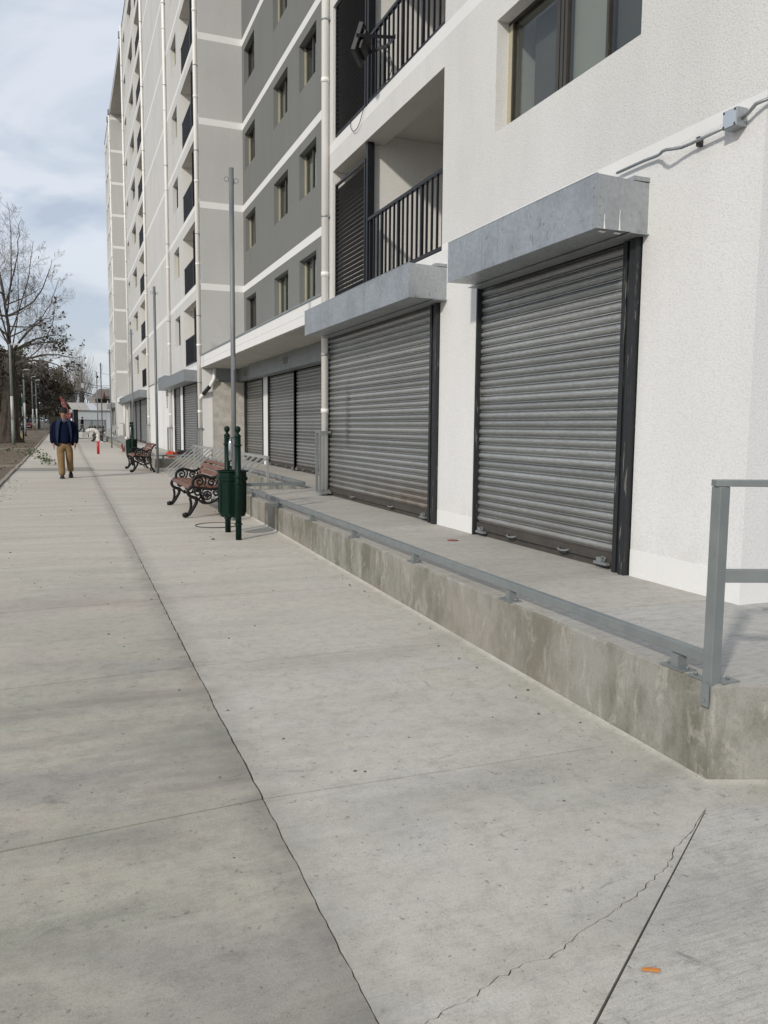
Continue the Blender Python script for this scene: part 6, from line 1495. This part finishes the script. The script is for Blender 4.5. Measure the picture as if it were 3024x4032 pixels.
leaves(mb, pts_a, 150, .19, rr, .06); leaves(mb, lpd, 90, .16, rr, .05); leaves(mb, lp, 14, .2, rr, .05)
for cx, cz in ((-.6, 6.6), (-.3, 6.35), (-.05, 6.3), (.15, 5.9), (-.9, 6.3), (.35, 5.0), (.75, 4.7), (-.1, 6.0)):
    leaves(mb, [Vector((cx, 52, cz))], 14, .19, rr, .14)
mb.build('leaves', 'leaf_dark', crown)
mb = MB(); leaves(mb, [Vector((-2.0, 54, 6.1)), Vector((-2.3, 53.6, 5.9)), Vector((-1.8, 54, 6.3))], 90, .15, rr, .16); mb.build('leaf_tuft', 'leaf_green', crown)
# dense brown thicket of trees further back
rr = random.Random(55)
spec = [(-4.6, 84, 7.4, 2.4, 'leaf_brown', 'twig', 'dense brown tree mass directly behind the second street lamp'), (-7.5, 92, 8.5, 3.2, 'leaf_brown', 'twig', 'large dark tree at the far left beyond the parked cars'),
        (-2.6, 96, 7.3, 2.4, 'leaf_brown', 'twig', 'round brown tree behind the farthest street lamp'), (-.9, 104, 6.9, 2.2, 'leaf_olive', 'twig', 'olive brown tree whose rounded crown ends left of the shop roof'),
        (-11, 80, 8.5, 3.4, 'leaf_brown', 'twig', 'dark leafless tree leaning over the road at the left edge'), (-5.2, 112, 8.2, 3.0, 'leaf_brown', 'twig', 'dark tree standing over the red car'), (-.4, 112, 5.6, 1.9, 'leaf_brown', 'twig', 'low dark bushy tree left of the shop roof end'),
        (-13, 125, 9, 4.5, 'leaf_brown', 'twig', 'wide dark tree across the road'), (-8, 140, 8, 4.5, 'leaf_brown', 'twig', 'farthest dark tree at the end of the road')]
for i, (x, y, h, r_, lm, tm, lab) in enumerate([(a*1.4, b*1.4, c_*1.38, d_*1.4, *e_) for a, b, c_, d_, *e_ in spec]):
    z = g(y); t = thing('thicket_tree', (x, y, z), lab, 'tree', 'brown trees beyond the parked cars')
    mb = MB(); mb.tube([(x, y, z-.1), (x+.1, y, z+1.2), (x+rr.uniform(-.3, .3), y, z+h*.55)], [.20, .15, .08], 7); mb.build('trunk', 'bark', t)
    mb = MB(); lp2 = []
    for k in range(16):
        a = rr.uniform(0, 2*math.pi); el = rr.uniform(.1, 1.2); d = Vector((math.cos(a)*math.cos(el), math.sin(a)*math.cos(el), math.sin(el)))
        grow(mb, (x, y, z+h*rr.uniform(.18, .42)), d, r_*rr.uniform(.8, 1.15) if el < .7 else h*.62, .06, 2, rr, .12, .8, [6, 5], 5, lp2)
    cr = mb.build('crown', tm, t)
    mb = MB(); cl_ = []
    for _ in range(70):
        a = rr.uniform(0, 2*math.pi); q = r_*rr.random()**.45; zz2 = rr.uniform(.10, 1)**.9; lim = math.sqrt(max(.04, 1-((zz2-.45)/.58)**2))
        cl_.append(Vector((x+q*lim*math.cos(a), y+q*lim*math.sin(a), z+.5+zz2*(h-.9))))
    leaves(mb, cl_, 4600, .36, rr, .46)
    mb.build('foliage', lm, cr)
# poplar, bare and upright
for (x, y, h, lab) in ((3.4, 160, 14.2, 'tall pale bare poplar behind the utility pole'), (1.7, 168, 11.5, 'shorter pale bare poplar left of the utility pole')):
    z = g(y); t = thing('poplar_tree', (x, y, z), lab, 'tree'); rr = random.Random(int(x*10))
    mb = MB(); mb.tube([(x, y, z), (x, y, z+h*.5)], [.3, .12], 7); mb.build('trunk', 'bark', t)
    mb = MB()
    for k in range(44):
        a = rr.uniform(0, 2*math.pi); rad = rr.uniform(.3, 1.9); b0 = Vector((x, y, z+rr.uniform(1.2, h*.42))); zt = z+h*rr.uniform(.6, 1.0)*(1-.12*rad/1.9)
        grow(mb, b0, Vector((math.cos(a)*rad*.32, math.sin(a)*rad*.32, 1)), zt-b0.z, .045, 1, rr, .45, .38, [9], 7, None, .016)
    mb.build('crown', 'twig_pale', t)
# cut leafy branch reaching over the pavement edge
rr = random.Random(17); t = thing('fallen_branch', (-1.6, 29, g(29)), 'long cut branch with green leaves lying across the pavement edging', 'branch')
def gz(x, y, h): return Vector((x, y, g(y)+h))
main = [gz(-2.6, 27.6, .04), gz(-2.3, 29.5, .30), gz(-1.9, 30.8, .45), gz(-1.45, 30.6, .42), gz(-1.05, 29.6, .30), gz(-.75, 28.9, .16), gz(-.5, 28.4, .06)]
mb = MB(); mb.tube(main, [.018, .016, .014, .012, .010, .008, .005], 6); tw = []
for i in range(2, 6):
    for k in range(4):
        q = main[i].lerp(main[i+1], rr.random()); e_ = q+Vector((rr.uniform(-.1, .35), rr.uniform(-.5, .3), rr.uniform(-.10, .16))); e_.z = max(e_.z, g(e_.y)+.02); mb.tube([q, (q+e_)/2+Vector((0, 0, .04)), e_], .004, 4); tw += [q.lerp(e_, s_) for s_ in (.4, .6, .8, 1)]
mb.build('twigs', 'twig_pale', t); mb = MB(); leaves(mb, tw+main[3:], 230, .075, rr, .05)
mb.v = [(v[0], v[1], max(v[2], g(v[1])+.006)) for v in mb.v]; mb.build('leaves', 'leaf_green', t)
# dry leaves and tufts scattered over the soil
mb = MB(); rr = random.Random(91)
for _ in range(900):
    y = 14+70*rr.random()**1.5; x = rr.uniform(-6.5, -1.6); leaves(mb, [Vector((x, y, g(y)+.025))], 1, .06, rr, .01)
tag(mb.build('leaf_litter', 'leaf_brown'), 'scattered dry leaves and clods on the bare soil strip', 'leaf litter', kind='stuff')
for nm in ('ground', 'road'): pass
